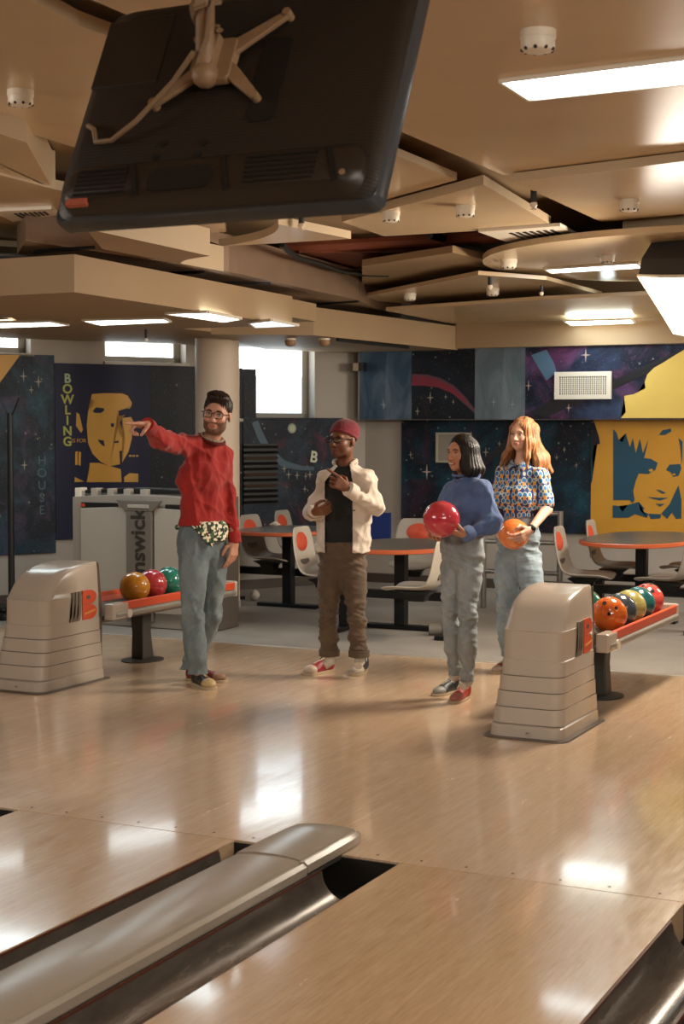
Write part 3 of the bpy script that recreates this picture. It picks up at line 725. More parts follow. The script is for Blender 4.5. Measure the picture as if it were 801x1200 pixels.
rack((-2.64,8.20,0), 'ball rack with orange rails at the right, loaded with seven balls', 1.55)
rack((-5.90,8.16,0), 'ball rack with orange rails at the left, behind the man in red', 1.55)
def marble(name, a, b_, sc=6, rough=.16):
    t = NT(name); f = t.noise(t.obj(), sc, 5, .6, 2.0); t.b.inputs['Coat Weight'].default_value = .6; t.b.inputs['Coat Roughness'].default_value = .05
    return t.set(t.ramp(f, [(.3, a), (.55, b_), (.75, a)]), rough)
M_hole = mat('black finger hole', '0A0808', .8)
def bball(c, r, m, label, group=None, hd=None, name='bowling_ball'):
    t = thing(name, label, 'bowling ball', tuple(c), 0, group)
    b = MB(); b.ball((0,0,0), r, 40); b.build('ball', m, t, smooth=True)
    if hd is not None:
        hd = Vector(hd).normalized(); a = hd.orthogonal().normalized(); e = hd.cross(a)
        for u, v, q in ((.14,.1,.1),(-.14,.1,.1),(0,-.26,.125)):
            d = (hd+a*u*2+e*v*2).normalized(); b = MB(); b.M = Matrix.Translation(d*(r-.004)) @ d.to_track_quat('Z','Y').to_matrix().to_4x4()
            b.cyl((0,0,0), r*q, .0052, 14); b.build('finger_hole', M_hole, t)
    return t
RB = .104
OR = marble('orange swirl ball','C8501E','E0752E'); PK = marble('pink red ball','C23A3A','D85A50'); GN = marble('bottle green ball','1E4A40','2C6452')
TE = marble('teal ball','1A4A50','2C6A6C'); CHR = marble('charcoal ball','30383E','4A555C'); OLV = marble('olive yellow ball','9A8C48','B8AC6A'); AMB = marble('amber ball','C9852A','DDA040')
YE = marble('ochre ball','B8741C','D0902E'); RD = marble('raspberry ball','9C2434','C04448'); GT = marble('sea green ball','1E6A5C','2F8A74')
zr = .43+.105
for k, (m, lb, hd) in enumerate(((OR,'orange bowling ball with finger holes, nearest on the right rack',(.35,-1,.55)),(CHR,'charcoal bowling ball behind the orange one on the right rack',None),(OLV,'olive yellow bowling ball in the middle of the right rack',None),(TE,'dark teal bowling ball next to the pink one on the right rack',None),(PK,'pink-red bowling ball with finger holes at the far end of the right rack',(.2,-.4,1)))):
    bball((-2.505, 8.60+.209*k, zr), RB, m, lb, 'bowling balls on the right rack', hd)
bball((-2.755,8.47,zr), RB, AMB, 'amber bowling ball half hidden behind the right hood', 'bowling balls on the right rack')
bball((-2.755,8.94,zr), RB, GN, 'bottle green bowling ball in the far row of the right rack', 'bowling balls on the right rack')
for k, (m, lb) in enumerate(((YE,'ochre bowling ball nearest the left hood'),(RD,'raspberry bowling ball in the middle of the left rack'),(GT,'sea green bowling ball partly behind the man in red'))):
    bball((-5.80, 8.62+.21*k, zr), RB, m, lb, 'bowling balls on the left rack')
# ================================================================ lounge furniture
M_seat = mat('warm grey moulded plastic', '9C958B', .4, 0, grain=.04, gs=6)
M_seatl = mat('pale grey moulded plastic', 'B8AFA2', .4)
M_pad = mat('orange seat pad', 'C2492B', .55)
M_beam = mat('black steel beam', '15181A', .4, .3)
def seat(P, ang, label, m=M_seat, beam=True):
    t = thing('bucket_seat', label, 'seat', (P[0],P[1],0), ang, 'moulded plastic bucket seats')
    prof = [(.21,.405),(.17,.42),(.08,.425),(-.05,.42),(-.14,.43),(-.19,.47),(-.215,.55),(-.235,.66),(-.25,.76),(-.258,.82)]
    nt = 12; rows = []
    for i, (y, z) in enumerate(prof):
        f = i/(len(prof)-1); row = []
        for j in range(nt+1):
            u = 2*j/nt-1; hw = .215*(1-.0*f)
            if i >= 7: hw *= (1, .93, .72)[i-7]
            if i == 0: hw *= .88
            dish = .028*u*u
            row.append((hw*u, y+(dish if i >= 5 else 0), z+(dish if i < 6 else 0)))
        rows.append(row)
    b = MB(); vs = [p for r in rows for p in r]; n = nt+1
    b._f(vs, [(i*n+j, i*n+j+1, (i+1)*n+j+1, (i+1)*n+j) for i in range(len(rows)-1) for j in range(nt)])
    o = b.build('shell', m, t, smooth=True); md = o.modifiers.new('s', 'SOLIDIFY'); md.thickness = .016; md.offset = 0
    sb = o.modifiers.new('sub', 'SUBSURF'); sb.levels = 1; sb.render_levels = 1
    b = MB(); pts = []
    b.rings([[(.115*cos(a)*s, -.232-.028*(sin(a)*.5+.5)+.016+dy, .70+.075*sin(a)*s) for a in [2*pi*k/20 for k in range(20)]] for s, dy in ((1,-.012),(1,.006),(.85,.012),(.01,.014))]); b.build('orange_pad', M_pad, t, smooth=True)
    b = MB(); b.box(-.09,.09,-.215,-.195,.50,.56); b.build('handle_slot', mat('slot grey','5F5952',.5), t, bev=.005)  # small box in a darker grey than the shell
    b = MB(); b.rings([[(sx*a, sy*a*1.2-.02, zz) for sx, sy in ((-1,-1),(1,-1),(1,1),(-1,1))] for zz, a in ((.33,.05),(.37,.06),(.405,.1))]); b.build('mount', M_beam, t)
    return t
def table(P, rx, ry, z, label, rz=0):
    t = thing('lounge_table', label, 'table', (P[0],P[1],0), rz)
    sup = lambda s, zz, q=2.5: [(rx*s*math.copysign(abs(cos(a))**(2/q), cos(a)), ry*s*math.copysign(abs(sin(a))**(2/q), sin(a)), zz) for a in [2*pi*k/48 for k in range(48)]]
    b = MB(); b.rings([sup(.98,z-.035), sup(1,z-.03), sup(1,z-.006), sup(.985,z)]); b.build('orange_edge', mat('orange table edge','C2603A',.35), t, smooth=True, ang=50)
    b = MB(); b.rings([sup(.965,z-.001), sup(.965,z+.003)]); b.build('tabletop', mat('smoky grey laminate','5C5650',.3,grain=.15,gs=20), t)
    b = MB(); b.box(-.045,.045,-.045,.045,.02,z-.035); b.build('post', M_beam, t, bev=.006)
    b = MB(); b.box(-.2,.2,-.2,.2,z-.055,z-.035); b.build('bracket', M_beam, t)
    b = MB(); b.box(-.3,.3,-.055,.055,-.004,.03); b.build('base_plate', M_beam, t, bev=.006)
    return t
def beam(P, rz, label, hl=.75, posts=True):
    t = thing('seat_beam', label, 'seat frame', (P[0],P[1],0), rz)
    for x in (-.0,):
        b = MB(); b.box(-hl,hl,-.04,.04,.27,.335); b.build('cross_beam', M_beam, t, bev=.005)
    if posts:
        for x in (-hl*.75, hl*.75):
            b = MB(); b.box(x-.035,x+.035,-.035,.035,.02,.27); b.build('post', M_beam, t)
            b = MB(); b.box(x-.05,x+.05,-.25,.25,-.004,.03); b.build('base_plate', M_beam, t, bev=.006)
    return t
T1 = G(752,630,.70); table(T1, .45, .80, .70, 'orange-edged grey table in front of the ochre poster')
s1 = G(687,674,.43); seat(s1, -pi/2+.1, 'grey bucket seat with orange pad, nearer of the two left of the right-hand table')
s2 = G(722,663,.43); seat(s2, -pi/2+.1, 'grey bucket seat with orange pad, farther of the two left of the right-hand table')
s3 = G(781,678,.43); seat(s3, pi/2-.1, 'grey bucket seat facing left at the right edge, nearer one')
s4 = G(806,664,.43); seat(s4, pi/2, 'grey bucket seat facing left at the right edge, farther one')
beam((T1[0]+.05,T1[1]-.45), 0, 'black steel beam joining the nearer seats under the right-hand table', .7)
beam((T1[0]+.0,T1[1]+.55), 0, 'black steel beam joining the farther seats under the right-hand table', .7)
T2 = (-4.98,11.2); table(T2, .46, .66, .68, 'orange-edged table between the man in white and the dark-haired woman')
seat(G(487,690,.42), pi/2+.05, 'pale bucket seat facing left beside the dark-haired woman', M_seatl)
seat((-5.25,12.1), pi+.25, 'grey bucket seat seen from the front right behind the man in white')
seat(G(384,676,.42), -pi/2+.1, 'pale bucket seat seen edge-on at the left of the man in white', M_seatl)
beam((-4.9,10.95), .0, 'black steel beam under the middle table', .62)
T3 = G(338,620,.70); table(T3, .40, .52, .70, 'orange-edged table farthest left under the louvre')
seat(G(318,655,.42), -pi/2, 'grey bucket seat with orange pad just right of the round column')
seat(G(356,647,.42), -pi/2+.1, 'grey bucket seat with orange pad under the far left table')
beam((T3[0]-.1,T3[1]+.1), .0, 'black steel beam under the far left table', .8)
t = thing('table_card', 'small white folded card lying on the far left table', 'card', tuple(G(322,615,.703)))
b = MB(); b.prism([(-.05,0),(0,.03),(.05,0)], -.03, .03, 'y'); b.build('card', M_white, t)
# railing
t = thing('railing', 'grey steel railing with three bars behind the red-haired woman', 'railing', tuple(G(655,716,0)))
P0, P1 = G(655,716,0), G(566,712,0)
dd = (P1-P0)
for z in (.86,.60,.33):
    b = MB(); b.tube([P0+Vector((0,0,z)), P1+Vector((0,0,z))], .022, 10); b.build('bar', M_chrome, t, world=True, smooth=True)
for f in (0, 1.0):
    b = MB(); b.tube([P0+dd*f, P0+dd*f+Vector((0,0,.88 if f == 0 else .88))], .026, 10); b.build('post', M_chrome, t, world=True, smooth=True)
# tube on the carpet
A = G(502,744,0); B = A+_R*.32+Vector((0,0,0)); A.z = B.z = .045
t = thing('pipe_stub', 'short grey pipe with a dark open end lying on the carpet', 'pipe', (A.x,A.y,0))
b = MB(); b.tube([A,B], .045, 18); b.build('pipe', mat('dull grey pipe','7C776F',.5), t, world=True, smooth=True)
b = MB(); b.tube([A-(B-A).normalized()*.002, A+(B-A).normalized()*.004], .036, 18); b.build('open_end', M_black, t, world=True)
P = G(298,703,0); t = thing('lost_ball', 'small white ball on the carpet right of the column', 'ball', (P.x,P.y,0))
b = MB(); b.ball((0,0,.045), .05, 16); b.build('ball', M_white, t, smooth=True)
# tall stand at the left
P = G(14,724,0); t = thing('lamp_stand', 'tall thin black stand with short arms behind the left hood', 'stand', (P.x,P.y,0))
b = MB(); b.tube([(0,0,.0),(0,0,1.73)], [.03,.024], 10); b.build('pole', M_black, t, smooth=True)
for s in (-1, 1):
    b = MB(); b.tube([(0,0,1.68),(s*.05,0,1.76),(s*.10,0,1.86)], .008, 6); b.build('arm', M_black, t, smooth=True)
b = MB(); b.box(-.34,.08,-.2,.2,0,.06); b.box(-.3,.04,-.16,.16,.06,.10); b.build('base', M_black, t, bev=.02)
# ================================================================ console panel behind the left rack
Yp = 10.3; A = YW(83,577,Yp); B = YW(243,578,Yp); Wd = B.x-A.x
t = thing('console_panel', 'tall taupe console panel with dark vertical lettering behind the left rack', 'console', (A.x,Yp,0))
H0 = 1.09
def arcz(x): return H0-.03*((x/Wd-.5)*2)**2
def band(name, x0, x1, z0, z1f, y0, y1, m, curve=0, n=8, bev=.006):
    b = MB(); xs = [x0+(x1-x0)*k/n for k in range(n+1)]
    b.rings([[(x+0, y0, z0), (x+0, y0, z1f(x)), (x+0, y1, z1f(x)), (x+0, y1, z0)] for x in xs]); return b.build(name, m, t, bev=bev)
band('back_housing', -.04, Wd+.04, 0.0, lambda x: arcz(x)-.0, .10, .42, mat('umber plastic','5F5750',.5))
band('frame', 0, Wd, .0, lambda x: arcz(x)-.02, .02, .12, mat('warm pewter plastic','9A9085',.35))
band('top_rail', -.05, Wd+.05, H0-.02, lambda x: arcz(x)+.03, .10, .30, M_black)
xb0, xb1 = YW(149,640,Yp).x-A.x, YW(181,640,Yp).x-A.x
M_pan = mat('pearl grey panel', 'AAA195', .3)
band('left_panel', .10, xb0+.0, .12, lambda x: arcz(x)-.12, -.01, .03, M_pan)
band('right_panel', xb1-.0, Wd-.08, .12, lambda x: arcz(x)-.12, -.01, .03, M_pan)
band('centre_band', xb0+.01, xb1-.01, .05, lambda x: arcz(x)-.10, -.03, .03, mat('pewter band','6F675E',.4))
b = MB(); zz = H0-.09; b.prism([(xb0-.09,zz+.03),(xb1+.09,zz+.03),(xb1+.0,zz-.06),(xb0-.0,zz-.06)], .002, .035, 'y'); b.build('handle', mat('pewter band','6F675E',.4), t, bev=.008)
b = MB(); b.box(xb0+.03, xb1-.03, -.042, -.03, H0-.125, H0-.095); b.build('handle_recess', M_pan, t, bev=.004)
for k, x in enumerate((.13, .5*(0.13+xb0)+.05)):
    pass
for x0, x1 in ((.10,xb0-.1),(xb1+.1,Wd-.1)):
    b = MB(); b.box(x0, x1, .0, .03, H0-.13, H0-.09); b.build('dark_slot', M_black, t, bev=.004)
b = MB(); b.box(.10,.14,-.006,.0,H0-.125,H0-.1); b.build('red_light', mat('red lens','C2452E',.3), t)
for x in (.04, .2, .36, .52, .68, Wd-.06):
    b = MB(); b.box(x-.03,x+.03,.04,.13,H0-.05,H0+.025); b.build('clip', M_white if x < .1 else mat('pewter clip','A9A094',.4), t, bev=.004)
text(t, 'Brunswick', .19, ((xb0+xb1)/2, -.031, .565), mat('dark lettering','2E2A26',.5), (pi/2, -pi/2, 0), name='lettering', bold=.004)
# ================================================================ hanging screen
TT = rad(26); P0 = D(61,262,4.5); SW, SH = 1.05, .76
MT = Matrix(((1,0,0,0),(0,sin(TT),-cos(TT),0),(0,cos(TT),sin(TT),0),(0,0,0,1)))
M_tv = NT('ribbed black television back'); _s = M_tv.n('ShaderNodeTexWave', wave_type='BANDS', bands_direction='Y'); _s.inputs['Scale'].default_value = 30; _s.inputs['Distortion'].default_value = 0
M_tv.l(M_tv.obj(), _s.inputs['Vector']); M_tv.bump(_s.outputs[1], .2, .002); M_tv = M_tv.set(M_tv.ramp(_s.outputs[1], [(.2,'1D1712'),(.8,'2E251D')]), .5)
M_tvp = mat('plain black television plastic', '2A221B', .42)
M_mnt = mat('beige painted bracket', '9A7B5C', .5, grain=.1)
tv = thing('hanging_screen', 'large black television hanging from the ceiling, seen from behind', 'television', tuple(P0))
tv.rotation_euler = (pi/2-TT, 0, 0)      # local x right, y up the panel, z out of its back
def tvm(b, name, m, smooth=False, bev=0, par=None):
    o = b.build(name, m, par or tv, smooth=smooth, bev=bev); return o
def rrect(x0, x1, y0, y1, r, z, n=6):
    pts = []
    for cx, cy, a0 in ((x1-r,y0+r,-pi/2),(x1-r,y1-r,0),(x0+r,y1-r,pi/2),(x0+r,y0+r,pi)):
        pts += [(cx+r*cos(a0+pi/2*k/n), cy+r*sin(a0+pi/2*k/n), z) for k in range(n+1)]
    return pts
b = MB(); b.rings([rrect(0,SW,0,SH,.03,-.055), rrect(0,SW,0,SH,.03,-.012), rrect(.006,SW-.006,.006,SH-.006,.03,0)]); tvm(b, 'front_bezel', mat('gloss grey bezel','3B4046',.25), True)
b = MB(); b.box(.03,SW-.03,.03,SH-.03,-.057,-.054); tvm(b, 'screen', mat('dark screen glass','0B0D10',.1))
b = MB(); b.rings([rrect(.006,SW-.006,.006,SH-.006,.06,0), rrect(.018,SW-.018,.03,SH-.02,.08,.022), rrect(.05,SW-.05,.15,SH-.05,.1,.032)]); tvm(b, 'back_shell', M_tv, True)
b = MB(); b.rings([rrect(.03,SW-.03,.012,.165,.06,.0), rrect(.04,SW-.04,.018,.16,.06,.04), rrect(.075,SW-.075,.03,.135,.04,.062)]); tvm(b, 'speaker_bulge', M_tvp, True)
for x in (.30,.60,.93):
    b = MB(); b.M = Matrix.Translation((x,.085,.058)) @ Matrix.Rotation(rad(20),4,'Z'); b.box(-.008,.008,-.06,.06,-.02,.008); tvm(b, 'groove', M_black)
for x0, x1 in ((.10,.27),(.66,.88)):
    for k in range(6):
        b = MB(); y = .045+k*.016; b.box(x0,x1,y,y+.007,.055,.065); tvm(b, 'speaker_slit', M_black)
b = MB(); b.rings([rrect(.35,.56,.04,.115,.03,.055), rrect(.35,.56,.04,.115,.03,.066)]); tvm(b, 'socket_recess', M_black)
b = MB(); b.box(.085,.155,.014,.034,.050,.066); tvm(b, 'sticker', mat('orange label','B8614A',.5))['label'] = 'small orange label'
b = MB(); b.rings([rrect(.60,.69,.27,.56,.02,.025), rrect(.60,.69,.27,.56,.02,.036)]); tvm(b, 'cable_channel', M_black)  # raised black plate, the darkness of a recess put into its colour
b = MB(); b.box(.02,.26,.45,.70,.024,.035); tvm(b, 'raised_cover', M_tvp, bev=.01)
for x, y in ((.34,.225),(.48,.215),(.33,.18),(.47,.175)):
    b = MB(); b.cyl((x,y,.03),.012,.006,12); tvm(b, 'screw_hole', M_black)
b = MB(); b.cyl((SW-.085,.055,.03),.009,.035,12); tvm(b, 'foot_knob', M_mnt)
# mount
mt = thing('screen_mount', 'beige four-armed bracket and cable-wrapped pole holding the television', 'bracket', tuple(P0)); mt.rotation_euler = tv.rotation_euler
CX_, CY_ = .475, .485
def mm(b, name, m=M_mnt, smooth=True, bev=0): return b.build(name, m, mt, smooth=smooth, bev=bev)
b = MB(); b.rings([rrect(CX_-.06,CX_+.06,CY_-.085,CY_+.07,.02,.045), rrect(CX_-.055,CX_+.055,CY_-.08,CY_+.065,.02,.07)]); mm(b, 'centre_plate', smooth=False, bev=.004)
for dx, dy in ((.19,.14),(.15,-.14),(-.19,-.13),(-.09,.08)):
    b = MB(); P_ = Vector((CX_+dx*.2, CY_+dy*.2, .06)); Q_ = Vector((CX_+dx, CY_+dy, .05)); u = (Q_-P_).normalized(); nn = Vector((-u.y,u.x,0))
    b.rings([[P_+nn*.026+Vector((0,0,-.008)), P_-nn*.026+Vector((0,0,-.008)), P_-nn*.026+Vector((0,0,.008)), P_+nn*.026+Vector((0,0,.008))],
             [Q_+nn*.013+Vector((0,0,-.008)), Q_-nn*.013+Vector((0,0,-.008)), Q_-nn*.013+Vector((0,0,.008)), Q_+nn*.013+Vector((0,0,.008))]])
    o = mm(b, 'bracket_arm', smooth=False, bev=.004)
    b = MB(); b.cyl((Q_.x,Q_.y,.03), .013, .035, 12); b.build('bolt', M_mnt, mt, smooth=True)
# pole goes straight up to the ceiling
M3 = tv.rotation_euler.to_matrix(); top = Vector(P0)+M3 @ Vector((CX_-.02,CY_-.01,.10)); loc = lambda Pw: M3.transposed() @ (Vector(Pw)-Vector(P0))
b = MB(); b.tube([loc(top+Vector((0,0,-.08))), loc(top+Vector((-.0,-.0,.02))), loc(Vector((top.x,top.y,3.3)))], .028, 16); mm(b, 'pole')
b = MB(); b.ball(tuple(loc(top+Vector((0,0,-.06)))), .04, 16); mm(b, 'swivel')
b = MB(); b.box(CX_-.06,CX_+.01,CY_-.06,CY_+.06,.07,.10); mm(b, 'swivel_plate', smooth=False, bev=.004)
M_cab = mat('beige cable','8E7356',.55)
for k in range(5):
    pts = []
    for i in range(40):
        a = i*.9+k; z = .06+.011*i; pts.append(loc(top+Vector(((.042+.010*sin(k+i))*cos(a), (.042+.010*cos(k*2+i))*sin(a), z+.02*k))))
    b = MB(); b.tube(pts, .0065, 6); mm(b, 'wrapped_cable', M_cab)
b = MB(); q = loc(top+Vector((-.02,-.03,.0)))
b.tube([q, Vector((CX_-.12,CY_-.08,.08)), Vector((CX_-.22,CY_-.2,.07)), Vector((.17,.17+.07,.05)), Vector((.115,.24,.05)), Vector((.09,.29,.045)), Vector((.06,.31,.04))], .008, 8); mm(b, 'hanging_cable', M_cab)
b = MB(); q = loc(top+Vector((.02,-.03,.05))); b.tube([loc(top+Vector((.03,-.02,.35))), loc(top+Vector((.055,-.03,.2))), loc(top+Vector((.03,-.04,.03))), Vector((CX_-.05,CY_-.05,.09))], .007, 8); mm(b, 'hanging_cable', M_cab)
# ================================================================ softbox at the right edge
a, b_, c_, d_ = D(747,323,9.75), D(789,390,10.0), D(918,398,9.35), D(900,316,9.1)
t = thing('softbox_lamp', 'large glowing softbox lamp with a dark hood at the right edge', 'lamp', tuple(G(870,800)))
n = 10; rows = []
nr = (b_-a).cross(d_-a).normalized()
if nr.dot(Vector((1.8,-9.2,-.8))) < 0: nr = -nr
for i in range(n+1):
    row = []
    for j in range(n+1):
        u, v = i/n, j/n
        p = a.lerp(d_, u).lerp(b_.lerp(c_, u), v)+nr*.09*(4*u*(1-u)*.3+4*v*(1-v)*.5)+(a-d_).normalized()*(-.05)*4*v*(1-v)*(1-u)
        row.append(p)
    rows.append(row)
b = MB(); b._f([p for r in rows for p in r], [(i*(n+1)+j,(i+1)*(n+1)+j,(i+1)*(n+1)+j+1,i*(n+1)+j+1) for i in range(n) for j in range(n)])
o = b.build('diffuser', emat('glowing white fabric','FFF4E6', 11.0), t, world=True, smooth=True)
b = MB(); E_ = rows[0]+[rows[i][n] for i in range(1, n+1)]+[rows[n][j] for j in range(n-1, -1, -1)]+[rows[i][0] for i in range(n-1, -1, -1)]
b.tube(E_, .011, 6); b.build('rim', M_white, t, world=True)
ce = (a+b_+c_+d_)/4; bk = ce-nr*.42
b = MB(); hood = [a+Vector((0,0,.0)), b_, c_, d_]; bb2 = [bk+(p-ce)*.25 for p in hood]; b.rings([hood, bb2]); b.build('black_fabric', mat('charcoal fabric','3B3632',.8), t, world=True)
up_ = Vector((0,0,.105)); off = (a-D(751,303,9.75))
h0 = [rows[i][0]-nr*.01 for i in range(n+1)]; h1 = [p+Vector((.015,.02,.105)) for p in h0]
h2 = [p-nr*.25 for p in h1]; b = MB(); b.rings([h0, h1, h2], close=False); o = b.build('hood', _mc['charcoal fabric'], t, world=True); md = o.modifiers.new('s','SOLIDIFY'); md.thickness = .01
b = MB(); pb = G(880,800); b.tube([pb, Vector((pb.x,pb.y,2.3)), bk], .018, 10); b.build('stand_pole', M_black, t, world=True)
lamp('softbox_bulb', 'AREA', ce+nr*.2, (-4.4, 8.9, .5), 78, (1,.86,.68), shape='RECTANGLE', size=.7, size_y=.45)
for k in range(3):
    a_ = 2*pi*k/3+.4; b = MB(); b.tube([pb+Vector((0,0,.45)), pb+Vector((.45*cos(a_),.45*sin(a_),.012))], .012, 8); b.build('leg', M_black, t, world=True)
# ================================================================ people: smooth implicit surfaces
V3 = lambda *a: np.array(a, dtype=np.float32)
def nrm(v): v = np.asarray(v, dtype=np.float32); return v/np.linalg.norm(v)
def frame(fwd, up=(0,0,1), roll=0):
    f = nrm(fwd); u = np.asarray(up, dtype=np.float32); u = nrm(u-f*np.dot(u, f)); r = np.cross(f, u)
    if roll: r, u = r*cos(roll)+u*sin(roll), u*cos(roll)-r*sin(roll)
    return np.array([r, f, u], dtype=np.float32)          # rows: right, forward, up
def axis(*seg):
    out = []
    for a, b, h in seg: out.append(np.arange(a, b-1e-6, h))
    out.append([seg[-1][1]]); return np.concatenate(out).astype(np.float32)
class Field:
    def __init__(s, xs, ys, zs):
        s.ax = (xs, ys, zs); s.D = np.full((len(xs), len(ys), len(zs)), .5, dtype=np.float32)
    def blk(s, lo, hi):
        sl = []
        for a, l, h in zip(s.ax, lo, hi):
            i = max(int(np.searchsorted(a, l))-1, 0); j = min(int(np.searchsorted(a, h))+1, len(a))
            if j <= i: return None
            sl.append(slice(i, j))
        X = s.ax[0][sl[0]][:,None,None]; Y = s.ax[1][sl[1]][None,:,None]; Z = s.ax[2][sl[2]][None,None,:]
        return tuple(sl), X, Y, Z
    def comb(s, sl, d, k, sub=False):
        A = s.D[sl]
        if sub:
            d = -d
            if k > 0: h = np.maximum(k-np.abs(A-d), 0)/k; s.D[sl] = np.maximum(A, d)+h*h*k*.25
            else: s.D[sl] = np.maximum(A, d)
        else:
            if k > 0: h = np.maximum(k-np.abs(A-d), 0)/k; s.D[sl] = np.minimum(A, d)-h*h*k*.25
            else: s.D[sl] = np.minimum(A, d)
    def cap(s, a, b, ra, rb, k=.02, sq=None, sub=False):
        a = np.asarray(a, dtype=np.float32); b = np.asarray(b, dtype=np.float32); R = max(ra, rb)*(1 if sq is None else max(1, sq[1]))+k+.03
        q = s.blk(np.minimum(a, b)-R, np.maximum(a, b)+R)
        if q is None: return s
        sl, X, Y, Z = q; dx, dy, dz = X-a[0], Y-a[1], Z-a[2]
        ba = b-a; bb = max(float(ba@ba), 1e-9)
        if sq is not None:
            n, f = nrm(sq[0]), sq[1]; e = (dx*n[0]+dy*n[1]+dz*n[2])*(1/f-1)
            bn = float(ba@n)*(1/f-1); ba = ba+n*bn; bb = max(float(ba@ba), 1e-9)
            dx, dy, dz = dx+e*n[0], dy+e*n[1], dz+e*n[2]
        h = np.clip((dx*ba[0]+dy*ba[1]+dz*ba[2])/bb, 0, 1)
        d = np.sqrt((dx-ba[0]*h)**2+(dy-ba[1]*h)**2+(dz-ba[2]*h)**2)-(ra+(rb-ra)*h)
        s.comb(sl, d, k, sub); return s
    def ell(s, c, r, R=None, k=.02, sub=False):
        c = np.asarray(c, dtype=np.float32); m = max(r)+k+.03
        q = s.blk(c-m, c+m)
        if q is None: return s
        sl, X, Y, Z = q; dx, dy, dz = X-c[0], Y-c[1], Z-c[2]
        if R is not None: dx, dy, dz = [R[i][0]*dx+R[i][1]*dy+R[i][2]*dz for i in range(3)]
        k0 = np.sqrt((dx/r[0])**2+(dy/r[1])**2+(dz/r[2])**2); k1 = np.sqrt((dx/r[0]**2)**2+(dy/r[1]**2)**2+(dz/r[2]**2)**2)+1e-6
        s.comb(sl, k0*(k0-1)/k1, k, sub); return s
    def cut(s, n, p, k=0):                      # keep the side the normal points away from
        X = s.ax[0][:,None,None]; Y = s.ax[1][None,:,None]; Z = s.ax[2][None,None,:]
        d = (X-p[0])*n[0]+(Y-p[1])*n[1]+(Z-p[2])*n[2]
        if k > 0: h = np.maximum(k-np.abs(s.D-d), 0)/k; s.D = np.maximum(s.D, d)+h*h*k*.25
        else: s.D = np.maximum(s.D, d)
        return s
    def mesh(s):
        D, (xs, ys, zs) = s.D, s.ax; S = D < 0
        c = np.zeros(tuple(n-1 for n in D.shape), dtype=np.int8)
        for i in (0,1):
            for j in (0,1):
                for k in (0,1): c += S[i:S.shape[0]-1+i, j:S.shape[1]-1+j, k:S.shape[2]-1+k]
        act = (c > 0) & (c < 8); I = np.argwhere(act); n = len(I)
        vid = np.full(act.shape, -1, dtype=np.int32); vid[act] = np.arange(n)
        C = [(i,j,k) for i in (0,1) for j in (0,1) for k in (0,1)]
        vals = np.stack([D[I[:,0]+a, I[:,1]+b, I[:,2]+e] for a, b, e in C], 1)
        P = np.stack([np.stack([xs[I[:,0]+a], ys[I[:,1]+b], zs[I[:,2]+e]], 1) for a, b, e in C], 1)
        acc = np.zeros((n,3), dtype=np.float64); cnt = np.zeros(n)
        for i in range(8):
            for j in range(i+1, 8):
                if sum(abs(C[i][q]-C[j][q]) for q in range(3)) != 1: continue
                va, vb = vals[:,i], vals[:,j]; m = (va < 0) != (vb < 0)
                t = (va[m]/(va[m]-vb[m]))[:,None]; acc[m] += P[m,i]+t*(P[m,j]-P[m,i]); cnt[m] += 1
        V = acc/cnt[:,None]; Q = []
        def quads(m, f):
            e = np.argwhere(m)
            return e
        for ax in range(3):
            A = S[tuple(slice(0,-1) if q == ax else slice(1,-1) for q in range(3))]; B = S[tuple(slice(1,None) if q == ax else slice(1,-1) for q in range(3))]
            e = np.argwhere(A != B)
            if not len(e): continue
            ins = A[e[:,0], e[:,1], e[:,2]]
            o = [q for q in range(3) if q != ax]
            base = e.copy(); 
            def g(a, b):
                z = base.copy(); z[:,o[0]] += a; z[:,o[1]] += b; return vid[z[:,0], z[:,1], z[:,2]]
            q = np.stack([g(0,0), g(1,0), g(1,1), g(0,1)], 1)
            flip = ins if ax != 1 else ~ins
            q[~flip] = q[~flip][:,::-1]; Q.append(q)
        return V, np.concatenate(Q)
def mesh_np(name, V, Q, m=None, parent=None, colors=None, smooth=True, mi=None):
    me = bpy.data.meshes.new(name); me.vertices.add(len(V)); me.vertices.foreach_set('co', V.astype(np.float32).ravel())
    me.loops.add(Q.size); me.loops.foreach_set('vertex_index', Q.astype(np.int32).ravel())
    me.polygons.add(len(Q)); me.polygons.foreach_set('loop_start', np.arange(0, Q.size, 4, dtype=np.int32)); me.polygons.foreach_set('loop_total', np.full(len(Q), 4, dtype=np.int32))
    me.update(calc_edges=True)
    if colors is not None:
        a = me.color_attributes.new('Col', 'FLOAT_COLOR', 'POINT'); a.data.foreach_set('color', colors.astype(np.float32).ravel())
    if mi is not None: me.polygons.foreach_set('material_index', mi.astype(np.int32))
    return link(name, me, m, parent, smooth)
def vnormals(V, Q):
    n = np.cross(V[Q[:,2]]-V[Q[:,0]], V[Q[:,3]]-V[Q[:,1]]); N = np.zeros_like(V)
    for i in range(4): np.add.at(N, Q[:,i], n)
    return N/(np.linalg.norm(N, axis=1)[:,None]+1e-12)
def relax(V, Q, it=2, f=.5):
    E = np.concatenate([Q[:,[i,(i+1)%4]] for i in range(4)]); cnt = np.bincount(E[:,0], minlength=len(V))+np.bincount(E[:,1], minlength=len(V))
    for _ in range(it):
        A = np.zeros_like(V)
        for ax in range(3): A[:,ax] = np.bincount(E[:,0], V[E[:,1],ax], len(V))+np.bincount(E[:,1], V[E[:,0],ax], len(V))
        V = V*(1-f)+A/cnt[:,None]*f
    return V
